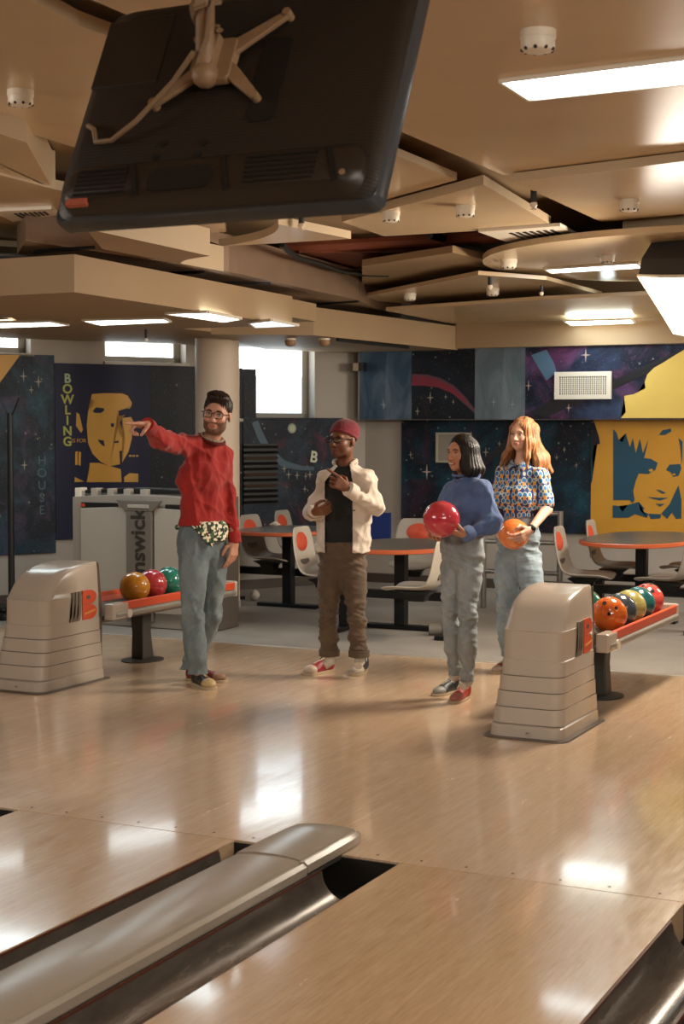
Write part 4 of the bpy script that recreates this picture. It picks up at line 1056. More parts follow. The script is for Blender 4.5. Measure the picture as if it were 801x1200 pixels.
def folds(V, seed=0, f=(18,18,40), amp=.004, warp=.5, ridge=True):
    r = np.random.RandomState(seed); out = np.zeros(len(V))
    for i in range(7):
        s = (1.0, 1.3, .7, 1.9, 2.3, .5, 3.0)[i]
        kv = r.normal(size=3); kv /= np.linalg.norm(kv); kv = kv*np.array(f)*s
        w = warp*np.sin(V@(r.normal(size=3)*14)+r.uniform(0,6))*2.2
        x = np.sin(V@kv+w+r.uniform(0,6)); 
        out += ((1-np.abs(x))*2-1.27 if ridge else x)/(1.2+i*.5)
    return out*amp
def skin_mat(name, base, rough=.5):
    t = NT(name); a = t.n('ShaderNodeVertexColor', layer_name='Col'); n = t.noise(t.obj(), 60, 3)
    c = t.mix(t.ramp(n, [(.3,(0,0,0)),(.8,(.12,.12,.12))]), a.outputs[0], base)
    t.b.inputs['Subsurface Weight'].default_value = .12; t.b.inputs['Subsurface Radius'].default_value = (.02,.008,.004); t.b.inputs['Subsurface Scale'].default_value = .3
    return t.set(c, rough)
def cloth(name, a, b, sc=9, rough=.85, weave=260, bs=.25):
    t = NT(name); n = t.noise(t.obj(), sc, 4, .6); t.bump(t.noise(t.obj(), weave, 2), bs, .003)
    t.b.inputs['Sheen Weight'].default_value = .15
    return t.set(t.ramp(n, [(.3, a), (.7, b)]), rough)
class Person:
    """joints are given as picture points plus a real distance in front of (-) or behind (+) the feet"""
    def __init__(s, foot, label, hdir, group=None):
        g = G(*foot); s.base = Vector((g.x, g.y, 0)); s.fh = Vector((-sin(YAW), cos(YAW), 0)); s.d0 = (s.base-CAM).dot(s.fh)
        s.root = thing('person', label, 'person', tuple(s.base), YAW); s.J = {}
        s.sx = _R0
    def q(s, px, py, v=0):
        d = ray(px, py); P = CAM+d*((s.d0+v)/d.dot(s.fh)); return s.loc(P)
    def loc(s, P): P = P-s.base; return V3(P.dot(_R0), P.dot(s.fh), P.z)
    def g(s, px, py, z=0): return s.loc(G(px, py, z))
def hp(H, p):                               # head-local point -> person-local
    c, R, sc = H; return c+sc*(R[0]*p[0]+R[1]*p[1]+R[2]*p[2])
def head(F, H, woman=False, nk=None, nr=.055):
    c, R, sc = H; E = lambda p, r, k=.02, sub=False: F.ell(hp(H, p), tuple(x*sc for x in r), R, k, sub)
    E((0,-.012,.036),(.076,.094,.084)); E((0,.024,-.028),(.058,.066,.082) if woman else (.062,.068,.084),.03)
    E((0,.064,-.094),(.021,.02,.018) if woman else (.028,.024,.02),.03)
    for x in (-1,1):
        E((x*.036,.052,-.03),(.026,.03,.03),.02); E((x*.042,.02,-.075),(.02,.035,.022),.03)
    E((0,.078,.022),(.048,.016,.016),.02)
    for x in (-1,1): E((x*.031,.098,.002),(.018,.012,.012),.014,True)
    F.cap(hp(H,(0,.086,.006)), hp(H,(0,.108,-.032)), .0075*sc, .0115*sc, .012)
    for x in (-1,1): E((x*.011,.098,-.037),(.009,.010,.008),.006)
    E((0,.088,-.061),(.024,.011,.006),.006); E((0,.087,-.071),(.02,.011,.0075),.006)
    for x in (-1,1): E((x*.076,-.012,-.008),(.009,.019,.031),.008)
    if nk is not None: F.cap(hp(H,(0,-.022,-.06)), nk+V3(0,0,.012), nr*.95, nr*.88, .03)
def eyes(P, H, iris='3A2A1C', brow='2A1C14', look=(0,0), bth=.0042):
    c, R, sc = H
    for x in (-1,1):
        e = hp(H,(x*.031,.076,.0015)); b = MB(); b.ball(tuple(e), .0115*sc, 14); o = b.build('eyeball', mat('eye white','B4A89C',.3), P.root, smooth=True)
        f = nrm(R[1]+R[0]*look[0]+R[2]*look[1]); b = MB(); b.ball(tuple(e+f*.0062*sc), .0062*sc, 12); b.build('iris', mat('iris '+iris, iris, .2), o, smooth=True)
        pts = [tuple(hp(H,(x*(.012+.036*k/5), .0925-.010*(k/5)**2, .0195+.006*sin(pi*k/5)-.002*k/5))) for k in range(6)]
        b = MB(); b.tube(pts, [bth*sc*q for q in (.6,1,1,1,.8,.4)], 6); b.build('eyebrow', mat('brow '+brow, brow, .8), P.root, smooth=True)
        pts = [tuple(hp(H,(x*(.019+.026*k/6), .0885-.003*abs(k-3)/3, .0035+.0065*sin(pi*k/6)))) for k in range(7)]
        b = MB(); b.tube(pts, .0017*sc, 5); b.build('eyelid', mat('lash line','20140E',.8), P.root, smooth=True)
def glasses(P, H, w=.047, h=.036, colr='141210', z0=.002, th=.0022):
    t = P; c, R, sc = H; m = mat('dark spectacle frame', colr, .3)
    g = bpy.data.objects.new('glasses', None); COL.objects.link(g); g.parent = P.root
    for x in (-1,1):
        pts = []
        for k in range(25):
            a = 2*pi*k/24; ex = math.copysign(abs(cos(a))**.6, cos(a)); ez = math.copysign(abs(sin(a))**.7, sin(a))
            pts.append(tuple(hp(H,(x*.033+ex*w/2, .112-.004*abs(x*.033+ex*w/2)/.05, z0+ez*h/2))))
        b = MB(); b.tube(pts, th*sc, 6, False); b.build('rim', m, g, smooth=True)
        b = MB(); b.tube([tuple(hp(H,(x*.057,.108,z0+.008))), tuple(hp(H,(x*.076,.09,z0+.008))), tuple(hp(H,(x*.082,-.005,z0+.006))), tuple(hp(H,(x*.08,-.03,z0-.01)))], th*.9*sc, 6); b.build('temple', m, g, smooth=True)
    b = MB(); b.tube([tuple(hp(H,(-.010,.112,z0+.004))), tuple(hp(H,(0,.116,z0+.009))), tuple(hp(H,(.010,.112,z0+.004)))], th*sc, 6); b.build('bridge', m, g, smooth=True)
def hand(F, w, d, n, side, curl=(.3,.4,.5,.6), thumb=.4, sc=1.0, k=.004, spread=.08, thc=.5):
    """w wrist, d towards the fingers, n out of the palm; side=+1 when the thumb lies towards d x n"""
    d = nrm(d); n = nrm(np.asarray(n)-d*np.dot(n, d)); t = np.cross(d, n)*side
    r = .0115*sc
    kn = [w+d*(.088-.004*abs(i-1))*sc+t*(.033-.0215*i)*sc for i in range(4)]
    for i, q in enumerate(kn): F.cap(w+d*.012+t*(.016-.0105*i)*sc, q-n*.002, r*1.12, r*.95, .012)
    F.cap(w-d*.008, w+d*.025, .024*sc, .024*sc, .015, (n,.75))
    for i, q in enumerate(kn):
        L = (.042,.047,.043,.034)[i]*sc; a = curl[i]; p = q; dd = d+t*spread*(1.5-i)*.5; dd = nrm(dd); ang = 0
        for j, (l, f) in enumerate(((L,.75),(L*.62,1.1),(L*.5,.8))):
            ang += a*f*(1.0 if j else .9); v = dd*cos(ang)+n*sin(ang); e = p+v*l
            F.cap(p, e, r*(.86,.78,.72)[j], r*(.78,.72,.64)[j], k); p = e
    b0 = w+d*.018*sc+t*.022*sc+n*.008*sc
    v = nrm(d*.62+t*.72+n*.35*thc*2); p1 = b0+v*.042*sc; v2 = nrm(d*(.9-thumb*.3)+t*(.35-thumb*.7)+n*thumb); p2 = p1+v2*.032*sc; v3 = nrm(d*(.9-thumb*.5)+t*(.1-thumb)+n*thumb); p3 = p2+v3*.025*sc
    F.cap(b0, p1, r*1.3, r*1.0, .010); F.cap(p1, p2, r*.98, r*.88, k); F.cap(p2, p3, r*.88, r*.74, k)
def torso(F, J, off=0, woman=False, k=.03, flat=1.0, low=True):
    SR, SL, N, PV = J['SR'], J['SL'], J['N'], J['PV']; s = nrm(SL-SR); up = nrm(N-PV); f = np.cross(up, s)*1.0; R = np.array([s, f, up])
    f = R[1]; h = float(np.linalg.norm((SR+SL)/2-PV)); at = lambda z, y=0: PV+(((SR+SL)/2-PV)*(z))+f*y
    o = off; J['f'] = -f; J['R'] = R
    wS = float(np.linalg.norm(SL-SR))/2
    hipw, wai, che = (.160,.122,.140) if woman else (.158,.145,.165)
    if low: F.ell(at(.0), (hipw+o,.108*flat+o,.115+o), R, k)
    F.ell(at(.36), (wai+o,.092*flat+o,.15+o), R, k); F.ell(at(.70), (che+o,.108*flat+o,.155+o), R, k)
    F.cap(SR, SL, .052+o, .052+o, k, (f,1.1)); F.cap(SR*.55+SL*.45+up*.015, SR*.45+SL*.55+up*.015, .075+o, .075+o, k)
    F.cap(N, SR*.72+SL*.28, .042+o*.6, .042+o, k); F.cap(N, SR*.28+SL*.72, .042+o*.6, .042+o, k)
    if woman:
        for x in (-1,1): F.ell(at(.66, -.075)+s*x*.062, (.058+o,.052+o,.06+o), R, .04)
def limb(F, pts, rs, k=.02, sq=None):
    for i in range(len(pts)-1): F.cap(pts[i], pts[i+1], rs[i], rs[i+1], k, sq)
def shoe(P, heel, dirv, L, ca, cb, label=None, lace='E4DCCB', name='shoe'):
    """a two-tone lace-up bowling shoe; heel: ground point of the heel, dirv: where the toe points"""
    d = nrm((dirv[0], dirv[1], 0)); s = V3(d[1], -d[0], 0); o = V3(heel[0], heel[1], .0); k = L/.285
    W = lambda x, y, z: o+s*x*k+d*y*k+V3(0,0,z*k)
    lo = np.minimum(W(0,0,0), W(0,.285,0))-.09; hi = np.maximum(W(0,0,0), W(0,.285,0))+.09; h = .005
    F = Field(axis((lo[0],hi[0],h)), axis((lo[1],hi[1],h)), axis((-.01,.15,h))); R = np.array([s, d, (0,0,1)], dtype=np.float32)
    F.ell(W(0,.045,.045), (.034*k,.048*k,.05*k), R, .02); F.ell(W(0,.12,.042), (.037*k,.085*k,.042*k), R, .02)
    F.ell(W(-.002,.205,.03), (.046*k,.075*k,.036*k), R, .02); F.cap(W(0,.05,.06), W(0,.045,.105), .037*k, .036*k, .02); F.cap(W(0,.07,.075), W(0,.17,.045), .026*k, .02*k, .02)
    F.cut((0,0,-1), (0,0,.014)); F.cut((0,0,1), W(0,0,.098))
    V, Q = F.mesh(); C = V[Q].mean(1)-o; y = C@d/k; x = C@s/k; z = C[:,2]/k
    mi = np.zeros(len(Q), dtype=int); mi[(y > .215-.25*np.abs(x))] = 1; mi[(np.abs(x) < .009) & (z > .05) & (y > .06) & (y < .19)] = 1; mi[y < .012] = 1
    sh = mesh_np(name, V, Q, [mat('shoe leather '+ca, ca, .4), mat('shoe leather '+cb, cb, .45)], P.root, mi=mi)
    if label: sh['label'] = label
    b = MB(); n = 28; rows = []
    for z0, e in ((.0,.0),(.004,.002),(.016,.001)):
        row = []
        for i in range(n):
            a = 2*pi*i/n; yy = .1425+.146*sin(a); ww = (.034+.013*max(0, min(1, (yy-.05)/.14)))*(1-.0*a); ww *= (1-abs(sin(a))**6)**.5 if abs(sin(a)) < .999 else .05
            row.append(tuple(W(ww*(1 if cos(a) > 0 else -1)+e*cos(a), yy+e*sin(a), 0)+V3(0,0,z0)))
        rows.append(row)
    b.rings(rows); b.build('sole', mat('pale shoe sole','B9A68A',.6), sh, smooth=True)
    for i in range(5):
        y0 = .075+.022*i; z0 = .100-.0105*i
        b = MB(); b.tube([tuple(W(-.022,y0,z0-.012)), tuple(W(0,y0+.006*(1 if i%2 else -1),z0+.002)), tuple(W(.022,y0,z0-.012))], .0032*k, 5); b.build('lace', mat('shoe lace '+lace, lace, .8), sh, smooth=True)
    for x in (-1,1):
        b = MB(); b.tube([tuple(W(0,.075,.1)), tuple(W(x*.02,.06,.112)), tuple(W(x*.034,.08,.095)), tuple(W(x*.038,.10,.075))], .003*k, 5); b.build('lace_bow', mat('shoe lace '+lace, lace, .8), sh, smooth=True)
    return sh
def paint(V, H, base, lip, beard=None, cap=None):
    c, R, sc = H; L = (V-c)@np.array(R).T/sc; x, y, z = L[:,0], L[:,1], L[:,2]; n = len(V)
    col = np.tile(np.array(s2l(base)), (n,1)); ss = lambda a, b, t: np.clip((t-a)/(b-a), 0, 1)
    near = (np.abs(x) < .12) & (np.abs(y) < .14) & (np.abs(z) < .16)
    def lay(m, cc): col[:] = col*(1-m[:,None])+np.array(s2l(cc))*m[:,None]
    m = near*(y > .06)*(1-ss(.7, 1.1, ((x/.026)**2+((z+.066)/.0125)**2))); 
    if beard is not None:
        b = near*(y > -.01)*(1-ss(-.05, -.038, z-.35*np.maximum(np.abs(x)-.035, 0)))
        b = np.maximum(b, near*(y > .0)*(y < .045)*(np.abs(x) > .045)*(1-ss(-.02,.01,z)))
        b = b*(1-near*(y > .06)*(1-ss(.8,1.2,((x/.03)**2+((z+.067)/.017)**2)))*.85)*ss(-.135,-.115,z)
        lay(b*beard[1], beard[0])
    lay(m*.8, lip)
    ch = near*(y > .02)*np.exp(-(((np.abs(x)-.04)/.02)**2+((z+.03)/.02)**2))*.25
    lay(ch, lip)
    return col
def build(P, F, name, m, col=None, rel=1, disp=None, label=None, mask=None, solid=0, mi=None):
    V, Q = F.mesh()
    if rel: V = relax(V, Q, rel)
    if disp is not None: V = V+vnormals(V, Q)*disp(V)[:,None]
    if mask is not None:
        C = V[Q].mean(1); Q = Q[mask(C)]; u = np.unique(Q); mp = np.zeros(len(V), dtype=np.int64); mp[u] = np.arange(len(u)); V = V[u]; Q = mp[Q]
    o = mesh_np(name, V, Q, m, P.root, None if col is None else col(V), mi=None if mi is None else mi(V[Q].mean(1)))
    if solid: md = o.modifiers.new('s', 'SOLIDIFY'); md.thickness = solid; md.offset = 1
    if label: o['label'] = label
    return o
# ================================================================ the four people
def hairmat(name, a, b, c):
    t = NT(name); n = t.noise(t.obj((1,1,.12)), 55, 4, .6, .3); t.bump(n, .7, .004)
    t.b.inputs['Specular IOR Level'].default_value = .3
    return t.set(t.ramp(n, [(.3, a), (.5, b), (.72, c)]), .5)
def bounds(P, pts, pad=.2):
    A = np.array(pts); return A.min(0)-pad, A.max(0)+pad
def bodyfield(lo, hi, fine, h=.0036):
    return Field(axis((lo[0],hi[0],h)), axis((lo[1],hi[1],h)), axis((-.01,fine,.014),(fine,hi[2],h)))
def clothfield(lo, hi, z0, z1, h=.0045): return Field(axis((lo[0],hi[0],h)), axis((lo[1],hi[1],h)), axis((z0,z1,h)))
def legs_body(F, J):
    for s in 'RL': limb(F, [J['h'+s], J['k'+s], J['a'+s]], [.06,.038,.026])
def trousers(P, J, hem, r, m, waist, name='jeans', seed=1, amp=.0045, flat=.95, cuff=False, seat=.112):
    pts = [J[k] for k in ('hR','hL','kR','kL','aR','aL','PV')]; lo, hi = bounds(P, pts, .19)
    h = .0045; zs = axis((min(hem)-.03, waist+.02, h)); A = Field(axis((lo[0],hi[0],h)), axis((lo[1],hi[1],h)), zs)
    for s, hm in zip('RL', hem):
        B = Field(*A.ax); a = J['a'+s]; k_ = J['k'+s]; d = (a-k_)/np.linalg.norm(a-k_)
        limb(B, [J['h'+s], k_, a+d*.06], [r[0], r[1], r[2]], .02)
        B.cut((0,0,-1), (0,0,hm))
        A.D = np.minimum(A.D, B.D) if s == 'R' else np.where(True, np.minimum(A.D, B.D)-np.maximum(.012-np.abs(A.D-B.D),0)**2/.048, 0)
    R = J['R']; PV = J['PV']; rx = max(np.linalg.norm(J['hR']-J['hL'])/2+r[0]*.95, .14)
    A.ell(PV+R[2]*.01, (rx, seat, .14), R, .05); A.cap(PV, PV+V3(0,0,.2), rx*.88, rx*.8, .04, (R[1], seat/rx))
    A.cut((0,0,1), (0,0,waist))
    kn = [J['kR'], J['kL']]; hz = min(hem)
    def disp(V):
        w = .35+.9*np.exp(-((V[:,2]-kn[0][2])/.11)**2)+.6*np.exp(-((V[:,2]-hz-.07)/.06)**2)+.6*np.exp(-((V[:,2]-PV[2]+.08)/.07)**2)
        return (folds(V, seed, (9,9,30), amp)+.5*folds(V, seed+7, (22,22,60), amp))*w*1.25
    return build(P, A, name, m, disp=disp, rel=2)
def denim(name, a, b, c):
    t = NT(name); n = t.noise(t.obj((1,1,.5)), 6, 5, .65, .6); n2 = t.noise(t.obj((1,1,.08)), 240, 2, .6)
    col = t.mix(.18, t.ramp(n, [(.28, a), (.5, b), (.72, c)]), t.ramp(n2, [(.3, a), (.7, c)]))
    t.bump(n2, .3, .002); return t.set(col, .85)
JN1 = denim('faded grey blue denim', '58646A', '6E7C82', '8B979B'); JN2 = denim('washed light grey denim', '747A7D', '92989A', 'B0B5B6'); JN3 = denim('pale sky denim', '667580', '8496A0', 'A8B5BC')

# ---------------------------------------------------------------- man in the red sweater
P = Person((242,812), 'bearded man in red sweater and grey jeans with glasses, pointing to the left', None); q = P.q
J = dict(PV=q(237,630,.12), N=q(248,517,.08), SR=q(215,521,-.03), SL=q(259,532,.20), eR=q(188,515,-.27), wR=q(173,498,-.47), eL=q(268,584,.21), wL=q(275,634,.15),
 hR=q(226,645,.06), kR=q(226,718,.04), aR=q(231,787,.10), hL=q(249,645,.17), kL=q(248,716,.22), aL=P.g(223,797)+V3(0,0,.075))
J['tR'] = P.g(252,807)+V3(0,0,.03); J['tL'] = J['aL']+V3(.1,-.02,-.05)
H = (q(254,485.5,.03), frame((-.13,-1,-.04), (.15,0,1)), 1.03)
lo, hi = bounds(P, [J[k] for k in ('SR','SL','eR','wR','eL','wL','PV','kR','kL')]+[H[0]], .17); lo[0] -= .05; hi[2] = H[0][2]+.17
F = bodyfield(lo, hi, J['wL'][2]-.16); torso(F, J, -.018); head(F, H, nk=J['N'], nr=.056)
limb(F, [J['SR'],J['eR'],J['wR']], [.042,.032,.026]); limb(F, [J['SL'],J['eL'],J['wL']], [.042,.030,.026]); legs_body(F, J)
hand(F, J['wR'], (-.72,-.62,.0), (.25,-.15,-.95), 1, curl=(.02,1.15,1.3,1.4), thumb=.75, thc=.7)
hand(F, J['wL'], (-.12,-.12,-1), (-.8,.5,.1), -1, curl=(.25,.35,.45,.5), thumb=.3)
SK1 = skin_mat('fair skin', 'C08A6C')
build(P, F, 'body', SK1, lambda V: paint(V, H, 'C4917A', 'A85A4A', ('3A2418', .85)))
F = clothfield(lo, hi, J['PV'][2]-.04, J['N'][2]+.10); torso(F, J, .022, low=True)
hz = q(237,617,.0)[2]; rxx = np.linalg.norm(J['hR']-J['hL'])/2+.1
F.ell(J['PV']+J['R'][2]*.05, (rxx+.004, .130, .12), J['R'], .04); F.cut((.06,0,-1), (J['PV'][0],0,hz), .012)
limb(F, [J['SR'],J['eR'],J['wR']+nrm(J['wR']-J['eR'])*.01], [.078,.070,.040], .03); limb(F, [J['SL'],J['eL'],J['wL']+V3(0,0,.0)], [.070,.058,.040], .03)
nk = J['N']+V3(.0,-.010,.055); F.cap(nk, H[0]+V3(0,0,.05), .062, .075, .008, sub=True)
Rw = nrm(J['wR']-J['eR']); 
RED = cloth('red knitted wool', '8C1A18', 'A8241E', 5, .9, 160, .5)
def dsp(V):
    d = folds(V, 3, (11,11,14), .0065); b = np.exp(-((V[:,2]-hz-.02)/.028)**2)
    an = np.arctan2(V[:,1]-J['PV'][1], V[:,0]-J['PV'][0]); return d*(1-b*.8)+.5*folds(V, 9, (24,24,24), .005)*(1-b)+b*(-.006+.0016*np.sin(an*90))
build(P, F, 'sweater', RED, disp=dsp, rel=2)
for a_, b_, r_ in ((J['wR'], Rw, .041), (J['wL'], nrm(J['wL']-J['eL']), .038)):
    b = MB(); b.tube([tuple(a_-b_*.055), tuple(a_-b_*.03), tuple(a_+b_*.012), tuple(a_+b_*.014)], [r_*1.06, r_*1.1, r_*1.03, r_*.8], 20); b.build('cuff', RED, P.root, smooth=True)
def ring(P, c, rx, ry, R, r, m, name='collar', tilt=0, n=28, gap=0):
    b = MB(); pts = [tuple(c+R[0]*rx*cos(2*pi*k/n)+R[1]*ry*sin(2*pi*k/n)+V3(0,0,1)*tilt*sin(2*pi*k/n)) for k in range(n+1)]; b.tube(pts, r, 8, False); return b.build(name, m, P.root, smooth=True)
Rn = frame(J['f'])
ring(P, J['N']+V3(.002,-.012,.012), .076, .072, Rn, .011, mat('dark red ribbing','5E1212',.9), tilt=-.022)
ring(P, J['N']+V3(.004,-.012,.024), .066, .062, Rn, .009, mat('patterned collar cloth','9C8C78',.85,grain=.6,gs=60), 'shirt_collar', tilt=-.020)
FLO = NT('floral shirt print'); _v = FLO.n('ShaderNodeTexVoronoi'); _v.inputs['Scale'].default_value = 70; FLO.l(FLO.obj(), _v.inputs['Vector'])
FLO = FLO.set(FLO.ramp(_v.outputs['Color'], [(.25,'23332A'),(.4,'E4DEC4'),(.6,'4C6A48'),(.72,'EFE8D0'),(.85,'7A3A30')], 'CONSTANT'), .8)
WST = hz+.03
tr_hem = (q(231,792,.06)[2], J['aL'][2]-.01)
trousers(P, J, tr_hem, (.100,.083,.070), JN1, WST+.02, seed=11)
# shirt tails under the hem
A = Field(*clothfield(J['PV']-.22, J['PV']+.22, hz-.14, hz+.05).ax); 
rx = np.linalg.norm(J['hR']-J['hL'])/2+.095
A.ell(J['PV']+J['R'][2]*.01, (rx+.01, .124, .15), J['R'], .05); A.cap(J['hR'], J['kR'], .108, .09, .02); A.cap(J['hL'], J['kL'], .108, .09, .02); A.cap(J['PV'], J['PV']+V3(0,0,.2), rx*.9, rx*.82, .04, (J['R'][1], .13/rx))
u1, u2, uh = q(247,630,0)[0], q(260,630,0)[0], q(206,618,0)[0]
zt = q(240,641,0)[2]
build(P, A, 'shirt_tail', FLO, rel=1, mask=lambda C: (C[:,1] < J['PV'][1]+.03) & (C[:,2] > np.minimum(zt+np.abs(C[:,0]-u1)*1.15, zt+.02+np.abs(C[:,0]-u2)*1.3)) & (C[:,2] < hz+.03), solid=.003)
b = MB(); b.ball(tuple(q(207.5,618,.06)), .016, 10); b.build('shirt_corner', FLO, P.root, smooth=True)
hd_ = P.g(261,812)-P.g(227,800)
shoe(P, P.g(227,801), hd_, .285, '1C1A18', 'C2A878', 'black and tan bowling shoe with pale laces', 'C8AC94')
shoe(P, P.g(218,797), (1,-.35), .28, '6E2A22', '8C6A50', 'brown-red bowling shoe, mostly hidden')
eyes(P, H, '4A5A5A', '2E1C12', (-.2,0), .005); glasses(P, H, .05, .04)
def hairfield(H, pad=.16, h=.005, low=None):
    c = H[0]; return Field(axis((c[0]-pad,c[0]+pad,h)), axis((c[1]-pad,c[1]+pad,h)), axis((low if low is not None else c[2]-.15, c[2]+.19, h)))
def strands(H, amp=.002, f=46, dz=9):
    def d(V):
        L = (V-H[0])@np.array(H[1]).T/H[2]; a = np.arctan2(L[:,0], L[:,1]+.02)
        return amp*(np.sin(a*f+L[:,2]*dz)+.6*np.sin(a*f*2.3+L[:,2]*dz*2+1)+.5*np.sin(L[:,0]*160+L[:,2]*20))
    return d
F = hairfield(H); c, R, sc = H
E = lambda p, r, k=.015, sub=False: F.ell(hp(H, p), tuple(x*sc for x in r), R, k, sub)
E((0,-.018,.044),(.0815,.099,.086)); E((0,.025,.102),(.060,.062,.028),.03); E((-.01,.060,.100),(.048,.032,.022),.02); E((.02,-.02,.112),(.05,.06,.02),.02)
E((0,.117,.008),(.085,.072,.072),.01,True); E((0,.08,-.08),(.1,.11,.085),.01,True)
for x in (-1,1): E((x*.085,-.0,-.02),(.03,.032,.04),.01,True)
HR1 = hairmat('dark brown hair', '140D09', '241811', '3E2A1C')
build(P, F, 'hair', HR1, disp=strands(H, .003))
b = MB(); b.ball(tuple(hp(H,(.004,.0885,-.0655))), .0045, 8, 2.6, 1, .8); b.build('teeth', mat('tooth white','D9CDBA',.3), P.root, smooth=True)

# ---------------------------------------------------------------- man in the white overshirt
P = Person((398,795), 'man in open cream shirt, black tee, maroon beanie and glasses, gesturing with one hand', None); q = P.q
J = dict(PV=q(401,645,.03), N=q(404,544,.03), SR=q(383,563,.07), SL=q(428,562,-.04), eR=q(366,600,.05), wR=q(369,600,-.13), eL=q(441,594,-.10), wL=q(408,573,-.24),
 hR=q(388,662,.05), kR=q(384,722,.02), aR=q(386,776,.03), hL=q(414,662,.0), kL=q(417,722,-.03), aL=q(421,776,.0))
J['tR'] = J['aR']+V3(-.08,-.02,-.05); J['tL'] = J['aL']+V3(-.03,-.08,-.05)
H = (q(401.5,516,.0), frame((-.60,-.80,.02), (.02,0,1)), .97)
lo, hi = bounds(P, [J[k] for k in ('SR','SL','eR','wR','eL','wL','PV','kR','kL')]+[H[0]], .16); hi[2] = H[0][2]+.16
F = bodyfield(lo, hi, J['eR'][2]-.12); torso(F, J, -.022, flat=.9); head(F, H, nk=J['N'], nr=.054)
limb(F, [J['SR'],J['eR'],J['wR']], [.040,.030,.024]); limb(F, [J['SL'],J['eL'],J['wL']], [.040,.030,.023]); legs_body(F, J)
hand(F, J['wL'], (-.80,-.18,.50), (-.25,.9,-.1), -1, curl=(.05,1.1,1.3,1.35), thumb=.5, thc=.5, sc=1.02)
hand(F, J['wR'], (.62,-.6,.12), (.45,.45,.7), 1, curl=(1.0,1.1,1.15,1.2), thumb=.6, sc=.95)
SK2 = skin_mat('deep brown skin', '6A3F28')
build(P, F, 'body', SK2, lambda V: paint(V, H, '74462C', '6A3430', ('2A1810', .35)))
F = clothfield(lo, hi, J['PV'][2]-.02, J['N'][2]+.08); torso(F, J, .010)
F.cut((0,0,-1), (0,0,q(400,638,0)[2]), .01); F.cap(J['N']+V3(0,-.005,.035), H[0], .062, .065, .006, sub=True); 
build(P, F, 'tee_shirt', cloth('black cotton', '131514', '1D201E', 6, .9), disp=lambda V: folds(V, 8, (10,10,12), .0045), rel=2)
# open shirt: a loose shell without its front middle
hs = q(400,648,0)[2]; F = clothfield(lo-V3(.04,0,0), hi+V3(.06,0,0), hs-.03, J['N'][2]+.10); torso(F, J, .032)
for s, x in (('R',-1),('L',1)):
    F.cap(J['S'+s]*.75+J['h'+s]*.25, J['h'+s]*.85+J['S'+s]*.15, .075, .095, .03)
limb(F, [J['SR'],J['eR'],J['wR']*.8+J['eR']*.2], [.064,.058,.050], .02); limb(F, [J['SL'],J['eL'],J['wL']], [.068,.062,.042], .02)
F.cap(J['SL']*.3+J['eL']*.7, J['eL'], .06, .066, .02)
F.cap(J['N']+V3(0,-.02,.035), H[0], .068, .07, .006, sub=True); F.cut((0,0,-1), (0,0,hs), .008)
ua, ub, uc = q(380.5,600,0)[0], q(413,600,0)[0], q(402,545,0)[0]; ztop = J['N'][2]-.01; jy = J['PV'][1]
wL, eL = J['wL'], J['eL']
def openm(C):
    t = np.clip((ztop-C[:,2])/.10, 0, 1); t2 = np.clip((C[:,2]-hs)/.5, 0, 1)
    l = (uc-.035)*(1-t)+ua*t-.02*(1-t2)*0; r = (uc+.042)*(1-t)+ub*t
    arm = np.zeros(len(C), bool)
    ba = wL-eL; hh = np.clip(((C-eL)@ba)/(ba@ba), 0, 1); dd = np.linalg.norm(C-(eL+hh[:,None]*ba), axis=1); arm = dd < .072
    ba2 = J['wR']-J['eR']; h2 = np.clip(((C-J['eR'])@ba2)/(ba2@ba2), 0, 1); d2 = np.linalg.norm(C-(J['eR']+h2[:,None]*ba2), axis=1); arm |= d2 < .06
    return ~((C[:,0] > l) & (C[:,0] < r) & (C[:,1] < jy-.02) & ~arm) & (C[:,2] > hs+.004)
CRM = cloth('cream linen', 'CDBFAF', 'DFD2C4', 8, .85, 200, .3)
build(P, F, 'overshirt', CRM, disp=lambda V: folds(V, 21, (24,24,8), .0065)+folds(V, 22, (12,12,20), .003), rel=2, mask=openm, solid=.004)
cw = nrm(J['wL']-J['eL']); b = MB(); b.tube([tuple(wL-cw*.06), tuple(wL-cw*.05), tuple(wL+cw*.004), tuple(wL+cw*.006)], [.046,.05,.048,.040], 18); b.build('cuff', CRM, P.root, smooth=True)
cw = nrm(J['wR']-J['eR']); b = MB(); b.tube([tuple(J['eR']+V3(0,-.02,-.0)), tuple(J['eR']+cw*.06), tuple(J['eR']+cw*.11)], [.056,.056,.05], 18, False); o = b.build('cuff', CRM, P.root, smooth=True); md = o.modifiers.new('s','SOLIDIFY'); md.thickness = .006
Rn = frame(J['f'])
b = MB(); pts = [tuple(J['N']+V3(0,-.004,.022)+Rn[0]*.074*cos(a)+Rn[1]*.066*sin(a)+V3(0,0,-.03*sin(a)*(1 if sin(a) > 0 else .2))) for a in [pi*.5+.95+(2*pi-1.9)*k/24 for k in range(25)]]; b.tube(pts, .012, 8); b.build('collar', CRM, P.root, smooth=True)
BRN = cloth('brown cotton twill', '4A3B2E', '64523F', 7, .85, 220, .3)
trousers(P, J, (q(386,769,.0)[2], q(421,768,0)[2]), (.096,.074,.064), BRN, q(400,634,0)[2], 'trousers', seed=5, amp=.005)
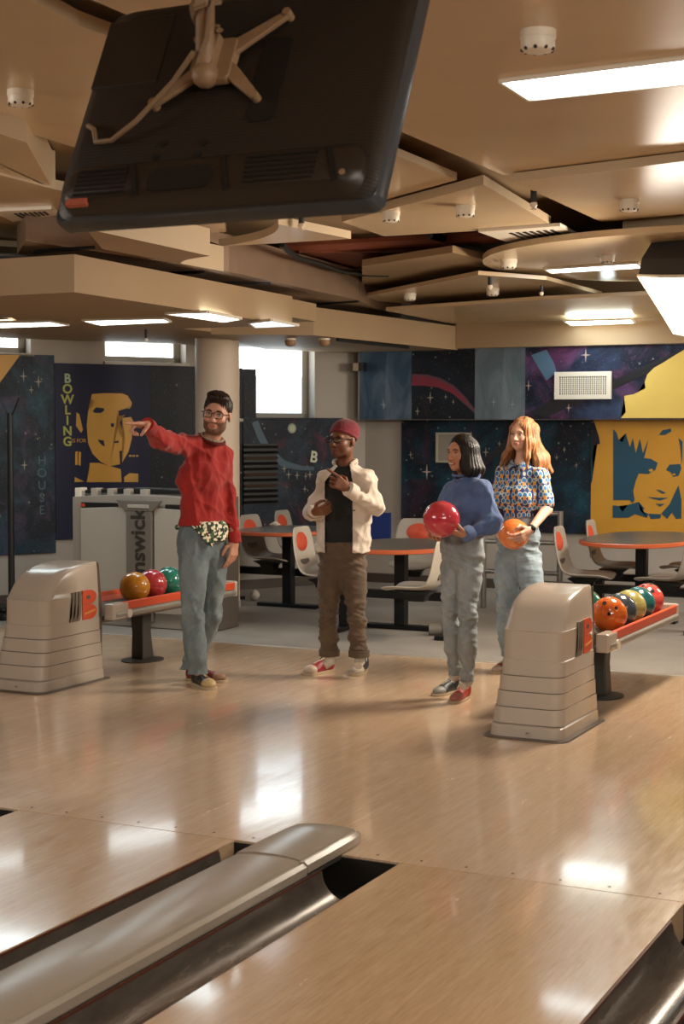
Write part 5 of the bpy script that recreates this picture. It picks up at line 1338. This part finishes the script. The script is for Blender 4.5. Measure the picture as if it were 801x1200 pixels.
for s in 'RL':
    z = q(386,767,0)[2]; a = J['a'+s]; k_ = J['k'+s]; d = (a-k_); p = k_+d*((z-k_[2])/d[2]); b = MB(); b.tube([tuple(p+V3(0,0,.03)), tuple(p+V3(0,0,.028)), tuple(p+V3(0,0,-.012)), tuple(p+V3(0,0,-.014))], [.064,.069,.068,.062], 20); b.build('turn_up', BRN, P.root, smooth=True)
    b = MB(); b.tube([tuple(a+V3(0,0,.10)), tuple(a+V3(0,.0,.0)), tuple(a*.6+J['t'+s]*.4-V3(0,0,-.002))], [.034,.036,.030], 16); b.build('sock', mat('white sock','C9C0B4',.9,bump=.4,bs=200), P.root, smooth=True)
shoe(P, P.g(390,786), P.g(361,792)-P.g(390,787), .28, '8E2428', 'C4B098', 'red and cream bowling shoe', '3A1418')
shoe(P, P.g(427,785), P.g(412,796)-P.g(427,786), .28, '27303A', 'BDB09E', 'navy and cream bowling shoe')
eyes(P, H, '1E120C', '140C08', (-.2,0)); glasses(P, H, .05, .036, th=.003)
F = hairfield(H); c, R, sc = H
E = lambda p, r, k=.015, sub=False: F.ell(hp(H, p), tuple(x*sc for x in r), R, k, sub)
E((0,-.014,.046),(.088,.106,.090)); E((0,-.035,.07),(.080,.09,.066),.03)
cn = hp(H,(0,.08,.056)); nv = -(np.array(R[2])*.93-np.array(R[1])*.34); nv = nrm(nv); F.cut(nv, cn, .006)
def bdisp(V):
    L = (V-H[0])@np.array(H[1]).T; a = np.arctan2(L[:,0], L[:,1]); return .0012*np.sin(a*60)
BNE = cloth('maroon knit', '5E1620', '7C2230', 8, .9, 200, .4)
build(P, F, 'beanie', BNE, disp=bdisp)
U_ = -nv; b = MB(); R0_ = R[0]; R1_ = nrm(np.cross(U_, R0_)); cc = hp(H,(0,-.014,.048)); cc = cc+nv*float((np.dot(cn-cc, nv)))
b.tube([tuple(cc+U_*.010+R0_*.079*sc*cos(a)+R1_*.094*sc*sin(a)) for a in [2*pi*k/32 for k in range(33)]], .012, 8, False); b.build('beanie_fold', BNE, P.root, smooth=True)
b = MB(); b.ball(tuple(hp(H,(-.083,-.004,-.028))), .004, 8); b.build('earring', M_chrome, P.root, smooth=True)

# ---------------------------------------------------------------- dark-haired woman
P = Person((536,822), 'woman with long dark hair in a blue sweatshirt, smiling and holding a pinkish red ball', None); q = P.q
bc = q(517,608.5,-.26); br = .106
J = dict(PV=q(541,642,.0), N=q(545,558,.01), SL=q(565,574,-.10), SR=q(531,576,.10), eL=q(574,612,-.14), wL=q(545,627,-.27), eR=q(514,606,.07), wR=q(513,628,-.09),
 hL=q(551,658,-.05), kL=q(548,718,-.09), aL=q(547,800,-.03), hR=q(531,658,.06), kR=q(528,714,.03), aR=q(534,792,.10))
J['tR'] = J['aR']+V3(-.07,-.02,-.05); J['tL'] = J['aL']+V3(-.07,-.06,-.05)
H = (q(540.5,531,.0), frame((-.74,-.67,.0), (.0,0,1)), .91)
lo, hi = bounds(P, [J[k] for k in ('SR','SL','eR','wR','eL','wL','PV','kR','kL')]+[H[0]], .16); lo[0] -= .04; hi[2] = H[0][2]+.16
F = bodyfield(lo, hi, J['wL'][2]-.14); torso(F, J, -.022, True, flat=.85); head(F, H, True, nk=J['N'], nr=.044)
limb(F, [J['SR'],J['eR'],J['wR']], [.034,.028,.021]); limb(F, [J['SL'],J['eL'],J['wL']], [.034,.028,.021]); legs_body(F, J)
def under(bc, br, a, w, dv): return nrm(dv)
hand(F, J['wL'], (-.93,-.05,.22), (-.25,.25,.95), -1, curl=(.28,.3,.34,.4), thumb=.6, sc=.9, thc=.4, spread=.14)
hand(F, J['wR'], (-.25,-.92,-.12), (.2,-.3,.95), 1, curl=(.4,.42,.45,.5), thumb=.5, sc=.9, spread=.14)
SK3 = skin_mat('warm tan skin', 'B07B5A')
build(P, F, 'body', SK3, lambda V: paint(V, H, 'BC8464', 'A0443E'))
hz = q(540,629,0)[2]
F = clothfield(lo-V3(.04,.04,0), hi+V3(.05,.04,0), hz-.03, J['N'][2]+.09); torso(F, J, .026, True, flat=.95); F.cut((0,0,-1), (0,0,hz), .015)
limb(F, [J['SR'],J['eR'],J['wR']], [.072,.066,.036], .03); limb(F, [J['SL'],J['eL'],J['wL']], [.068,.080,.036], .03); F.cap(J['SL']*.35+J['eL']*.65+V3(.01,.01,0), J['eL']+V3(.0,.01,.01), .074, .078, .03)
F.cap(J['N']+V3(0,-.012,.022), H[0], .066, .064, .008, sub=True)
BLU = cloth('slate blue fleece', '485C88', '5E76A4', 6, .9, 180, .3)
def dsp(V):
    b_ = np.exp(-((V[:,2]-hz-.015)/.022)**2); return (folds(V, 31, (10,10,13), .006)+folds(V, 32, (22,22,16), .004))*(1-b_*.7)-.006*b_
build(P, F, 'sweatshirt', BLU, disp=dsp, rel=2)
Rn = frame(J['f']); ring(P, J['N']+V3(-.006,-.008,.018), .071, .064, Rn, .008, BLU, tilt=-.018)
for s, rr in (('L',.042),('R',.036)):
    cw = nrm(J['w'+s]-J['e'+s]); b = MB(); b.tube([tuple(J['w'+s]-cw*.045), tuple(J['w'+s]-cw*.03), tuple(J['w'+s]+cw*.008), tuple(J['w'+s]+cw*.01)], [rr*1.05,rr*1.1,rr,rr*.85], 18); b.build('cuff', BLU, P.root, smooth=True)
trousers(P, J, (q(533,793,.08)[2], q(546,799,-.03)[2]), (.088,.072,.050), JN2, hz+.04, seed=41, amp=.0055)
for s in 'RL':
    a = J['a'+s]; b = MB(); b.tube([tuple(a+V3(0,0,.07)), tuple(a+V3(0,.0,.0)), tuple(a*.6+J['t'+s]*.4-V3(0,0,-.002))], [.031,.033,.028], 16); b.build('sock', _mc['white sock'], P.root, smooth=True)
shoe(P, P.g(536,810), P.g(518,814)-P.g(536,810), .245, '1E2426', '8A8A84', 'dark grey bowling shoe with white laces')
shoe(P, P.g(548,817), P.g(527,827)-P.g(548,818), .25, '9E302A', 'A8685C', 'red bowling shoe with white laces')
eyes(P, H, '20140E', '1A100C', (-.2,0))
b = MB(); f0 = [hp(H,(x,.0985-.09*x*x/.024*.6,-.0655-.0015+.0055*(abs(x)/.022)**2)) for x in np.linspace(-.019,.019,9)]; b.tube([tuple(p) for p in f0], [.002,.0036,.0042,.0044,.0044,.0044,.0042,.0036,.002], 6); b.build('teeth', _mc['tooth white'], P.root, smooth=True)
def longhair(P, H, ends, m, low, front=.03, vol=.0, name='hair', wave=0, seed=0, part=0):
    c, R, sc = H; A = H[0]; allp = np.array([e for e, r in ends]+[A])
    F = Field(axis((allp[:,0].min()-.1, allp[:,0].max()+.1, .0055)), axis((allp[:,1].min()-.12, allp[:,1].max()+.12, .0055)), axis((low, A[2]+.16, .0055)))
    E = lambda p, r, k=.015, sub=False: F.ell(hp(H, p), tuple(x*sc for x in r), R, k, sub)
    E((0,-.016,.040),(.081+vol,.098+vol,.087+vol))
    for i, (e, r) in enumerate(ends):
        L = R@(e-A)/sc; ang = math.atan2(L[0], L[1]); s0 = hp(H,(.064*sin(ang), -.016+.075*cos(ang)*.9, .03)); s1 = hp(H,(.080*sin(ang), -.016+.082*cos(ang), -.06))
        mid = s1*.5+e*.5+nrm(s1-A)*.012
        limb(F, [s0, s1, mid, e], [.033,.031,r*1.1,r*.7], .028, None)
    E((0,.118,-.004),(.062,.082,.080),.012,True); E((0,.09,-.09),(.048,.075,.09),.012,True); E((0,.03,-.13),(.042,.045,.06),.01,True)
    def d(V):
        L = (V-H[0])@np.array(H[1]).T/H[2]; a = np.arctan2(L[:,0], L[:,1]+.02); z = L[:,2]
        g = .0022*(np.sin(a*34+z*6+wave*np.sin(z*28+a*3))+.7*np.sin(a*71+z*9+1)+.4*np.sin(a*120))
        g = g*(1 if wave else .6)
        return g+wave*.004*np.sin(z*30+a*4+seed)
    return build(P, F, name, m, disp=d)
e = lambda x, y, v, r: (q(x, y, v), r)
longhair(P, H, [e(543,553,-.085,.020), e(549,556,-.09,.024), e(556,556,-.06,.026), e(562,556,.0,.026), e(561,557,.05,.026), e(553,558,.09,.024), e(541,556,.09,.02), e(534,556,.10,.018)], hairmat('black-brown straight hair','0E0A09','1A1310','2E2420'), H[0][2]-.18)
bl = bball(P.base+_R0*float(bc[0])+P.fh*float(bc[1])+Vector((0,0,float(bc[2]))), br, marble('cherry red ball','B8283A','CC4450',5), 'pinkish red bowling ball held up by the dark-haired woman')

# ---------------------------------------------------------------- red-haired woman
P = Person((598,790), 'woman with long red hair in a blue and yellow patterned shirt, holding an orange ball', None); q = P.q
bc = q(601.5,626,-.25); br = .100
J = dict(PV=q(606,630,.03), N=q(610,544,.02), SL=q(632,558,-.06), SR=q(589,556,.09), eL=q(640,597,-.09), wL=q(621,621,-.315), eR=q(580,598,.06), wR=q(584,626,-.12),
 hL=q(618,655,-.02), kL=q(627,712,-.08), aL=q(636,778,-.02), hR=q(595,655,.07), kR=q(592,710,.05), aR=q(596,775,.07))
J['tR'] = J['aR']+V3(-.08,-.04,-.05); J['tL'] = J['aL']+V3(-.04,-.08,-.05)
H = (q(612,509,.0), frame((-.62,-.78,-.02), (.03,0,1)), .90)
lo, hi = bounds(P, [J[k] for k in ('SR','SL','eR','wR','eL','wL','PV','kR','kL')]+[H[0]], .16); lo[0] -= .02; hi[2] = H[0][2]+.15
F = bodyfield(lo, hi, J['wL'][2]-.14); torso(F, J, -.022, True, flat=.85); head(F, H, True, nk=J['N'], nr=.043)
limb(F, [J['SR'],J['eR'],J['wR']], [.036,.034,.022]); limb(F, [J['SL'],J['eL'],J['wL']], [.036,.036,.022]); legs_body(F, J)
hand(F, J['wL'], (-.74,-.40,-.52), (-.45,.82,.35), -1, curl=(.5,.52,.55,.6), thumb=.35, sc=.92, thc=.5, spread=.16)
hand(F, J['wR'], (.42,-.72,-.45), (.35,-.3,.9), 1, curl=(.4,.42,.45,.5), thumb=.4, sc=.92, spread=.14)
SK4 = skin_mat('pale rosy skin', 'D2A288')
build(P, F, 'body', SK4, lambda V: paint(V, H, 'D4A68E', 'B4605A'))
hz = q(606,607,0)[2]
F = clothfield(lo-V3(.04,.04,0), hi+V3(.05,.04,0), hz-.03, J['N'][2]+.08); torso(F, J, .018, True, flat=.95, low=False)
F.cap(J['PV']+V3(0,0,.1), (J['SL']+J['SR'])/2-V3(0,0,.1), .128, .14, .04, (J['R'][1], .8))
for s in 'RL': F.cap(J['S'+s], J['S'+s]*.18+J['e'+s]*.82, .066, .070, .02); 
F.cut((0,0,-1), (0,0,hz), .008); F.cap(J['N']+V3(0,-.012,.03), H[0], .058, .06, .008, sub=True)
PT = NT('blue and yellow leaf print'); _a = PT.n('ShaderNodeTexVoronoi', distance='EUCLIDEAN'); _a.inputs['Scale'].default_value = 1; _a.inputs['Randomness'].default_value = .12; PT.l(PT.obj((30,30,22)), _a.inputs['Vector'])
_b = PT.n('ShaderNodeTexVoronoi'); _b.inputs['Scale'].default_value = 1; _b.inputs['Randomness'].default_value = .1; PT.l(PT.obj((30,30,22),(.1,.2,.42)), _b.inputs['Vector'])
_c = PT.ramp(_a.outputs['Distance'], [(0,'2A6EA8'),(.34,'4A90C0'),(.42,'CCC8B6'),(.52,'3A5A92'),(.60,'2A3A6A')], 'CONSTANT')
_d = PT.ramp(_b.outputs['Distance'], [(0,(1,1,1)),(.33,(0,0,0))], 'CONSTANT')
PT = PT.set(PT.mix(_d, _c, 'D89A3A'), .8)
M_dk = mat('dark plum trim','241A30',.8)
def trim(C):
    m = np.zeros(len(C), dtype=int)
    for s_ in 'RL':
        a_ = J['S'+s_]; sl = nrm(J['e'+s_]-a_); L_ = np.linalg.norm(J['e'+s_]-a_)*.82; t_ = (C-a_)@sl; dd = np.linalg.norm(C-a_-t_[:,None]*sl, axis=1)
        m[(t_ > L_+.030) & (dd < .09)] = 1
    return m
build(P, F, 'shirt', [PT, M_dk], disp=lambda V: folds(V, 51, (11,11,11), .0055)+folds(V, 52, (24,24,16), .003), rel=2, mi=trim)
Rn = frame(J['f']); NC = J['N']+V3(-.003,-.008,.012)
for x in (-1,1):
    A0 = NC+Rn[1]*.062; b = MB(); p0 = NC+Rn[0]*x*.064+V3(0,0,.018); p1 = A0+V3(0,0,-.018)+Rn[0]*x*.006; p2 = A0+Rn[0]*x*.055+V3(0,0,-.048)+Rn[1]*.012; p3 = NC+Rn[0]*x*.078+Rn[1]*.01+V3(0,0,-.012)
    e_ = Rn[1]*.006; b.rings([[tuple(p) for p in (p0,p1,p2,p3)], [tuple(p+e_+V3(0,0,.004)) for p in (p0,p1,p2,p3)]]); b.build('collar_flap', mat('pale blue collar','8FA0B4',.8), P.root, bev=.002)
b = MB(); b.tube([tuple(NC+Rn[0]*-.058+V3(0,0,.005)), tuple(NC+Rn[1]*.064+Rn[0]*-.02+V3(0,0,-.018)), tuple(NC+Rn[1]*.07+V3(0,0,-.03)), tuple(NC+Rn[1]*.07+Rn[0]*.03+V3(0,0,-.034))], .006, 6); b.build('collar_edge', M_dk, P.root, smooth=True)
trousers(P, J, (q(595,770,.06)[2], q(636,770,0)[2]), (.094,.084,.056), JN3, q(606,603,0)[2], seed=61, amp=.0055)
for s in 'RL':
    a = J['a'+s]; b = MB(); b.tube([tuple(a+V3(0,0,.07)), tuple(a+V3(0,.0,.0)), tuple(a*.6+J['t'+s]*.4-V3(0,0,-.002))], [.031,.033,.028], 16); b.build('sock', _mc['white sock'], P.root, smooth=True)
shoe(P, P.g(600,785), P.g(579,790)-P.g(600,785), .245, '8E3A2C', 'A89484', 'red bowling shoe')
shoe(P, P.g(640,790), (-.5,-.8), .245, '27303A', 'A89484', 'navy bowling shoe behind the hood')
eyes(P, H, '4A6070', '8A5A38', (-.2,0), .0032)
e = lambda x, y, v, r: (q(x, y, v), r)
longhair(P, H, [e(617,548,-.10,.016), e(630,558,-.06,.026), e(640,562,-.01,.030), e(645,552,.05,.028), e(636,556,.09,.03), e(622,556,.12,.03), e(606,552,.14,.026), e(592,548,.12,.018), e(586,546,.06,.012)],
 hairmat('strawberry blond wavy hair','6E4428','94643F','BC8E64'), H[0][2]-.32, wave=1.0, seed=2)
# watch
cw = nrm(J['wL']-J['eL']); b = MB(); pw = J['wL']-cw*.012; b.tube([tuple(pw-cw*.010), tuple(pw+cw*.010)], [.029,.029], 20); wt = b.build('wristwatch', mat('black strap','151515',.5), P.root, smooth=True)
b = MB(); b.ball(tuple(pw+V3(.012,-.028,.008)), .016, 14, 1,.5,1); b.build('watch_face', mat('dark watch glass','22262A',.15), wt, smooth=True)
bball(P.base+_R0*float(bc[0])+P.fh*float(bc[1])+Vector((0,0,float(bc[2]))), br, marble('tangerine ball','D0642A','E48444',5), 'orange bowling ball held low by the red-haired woman')
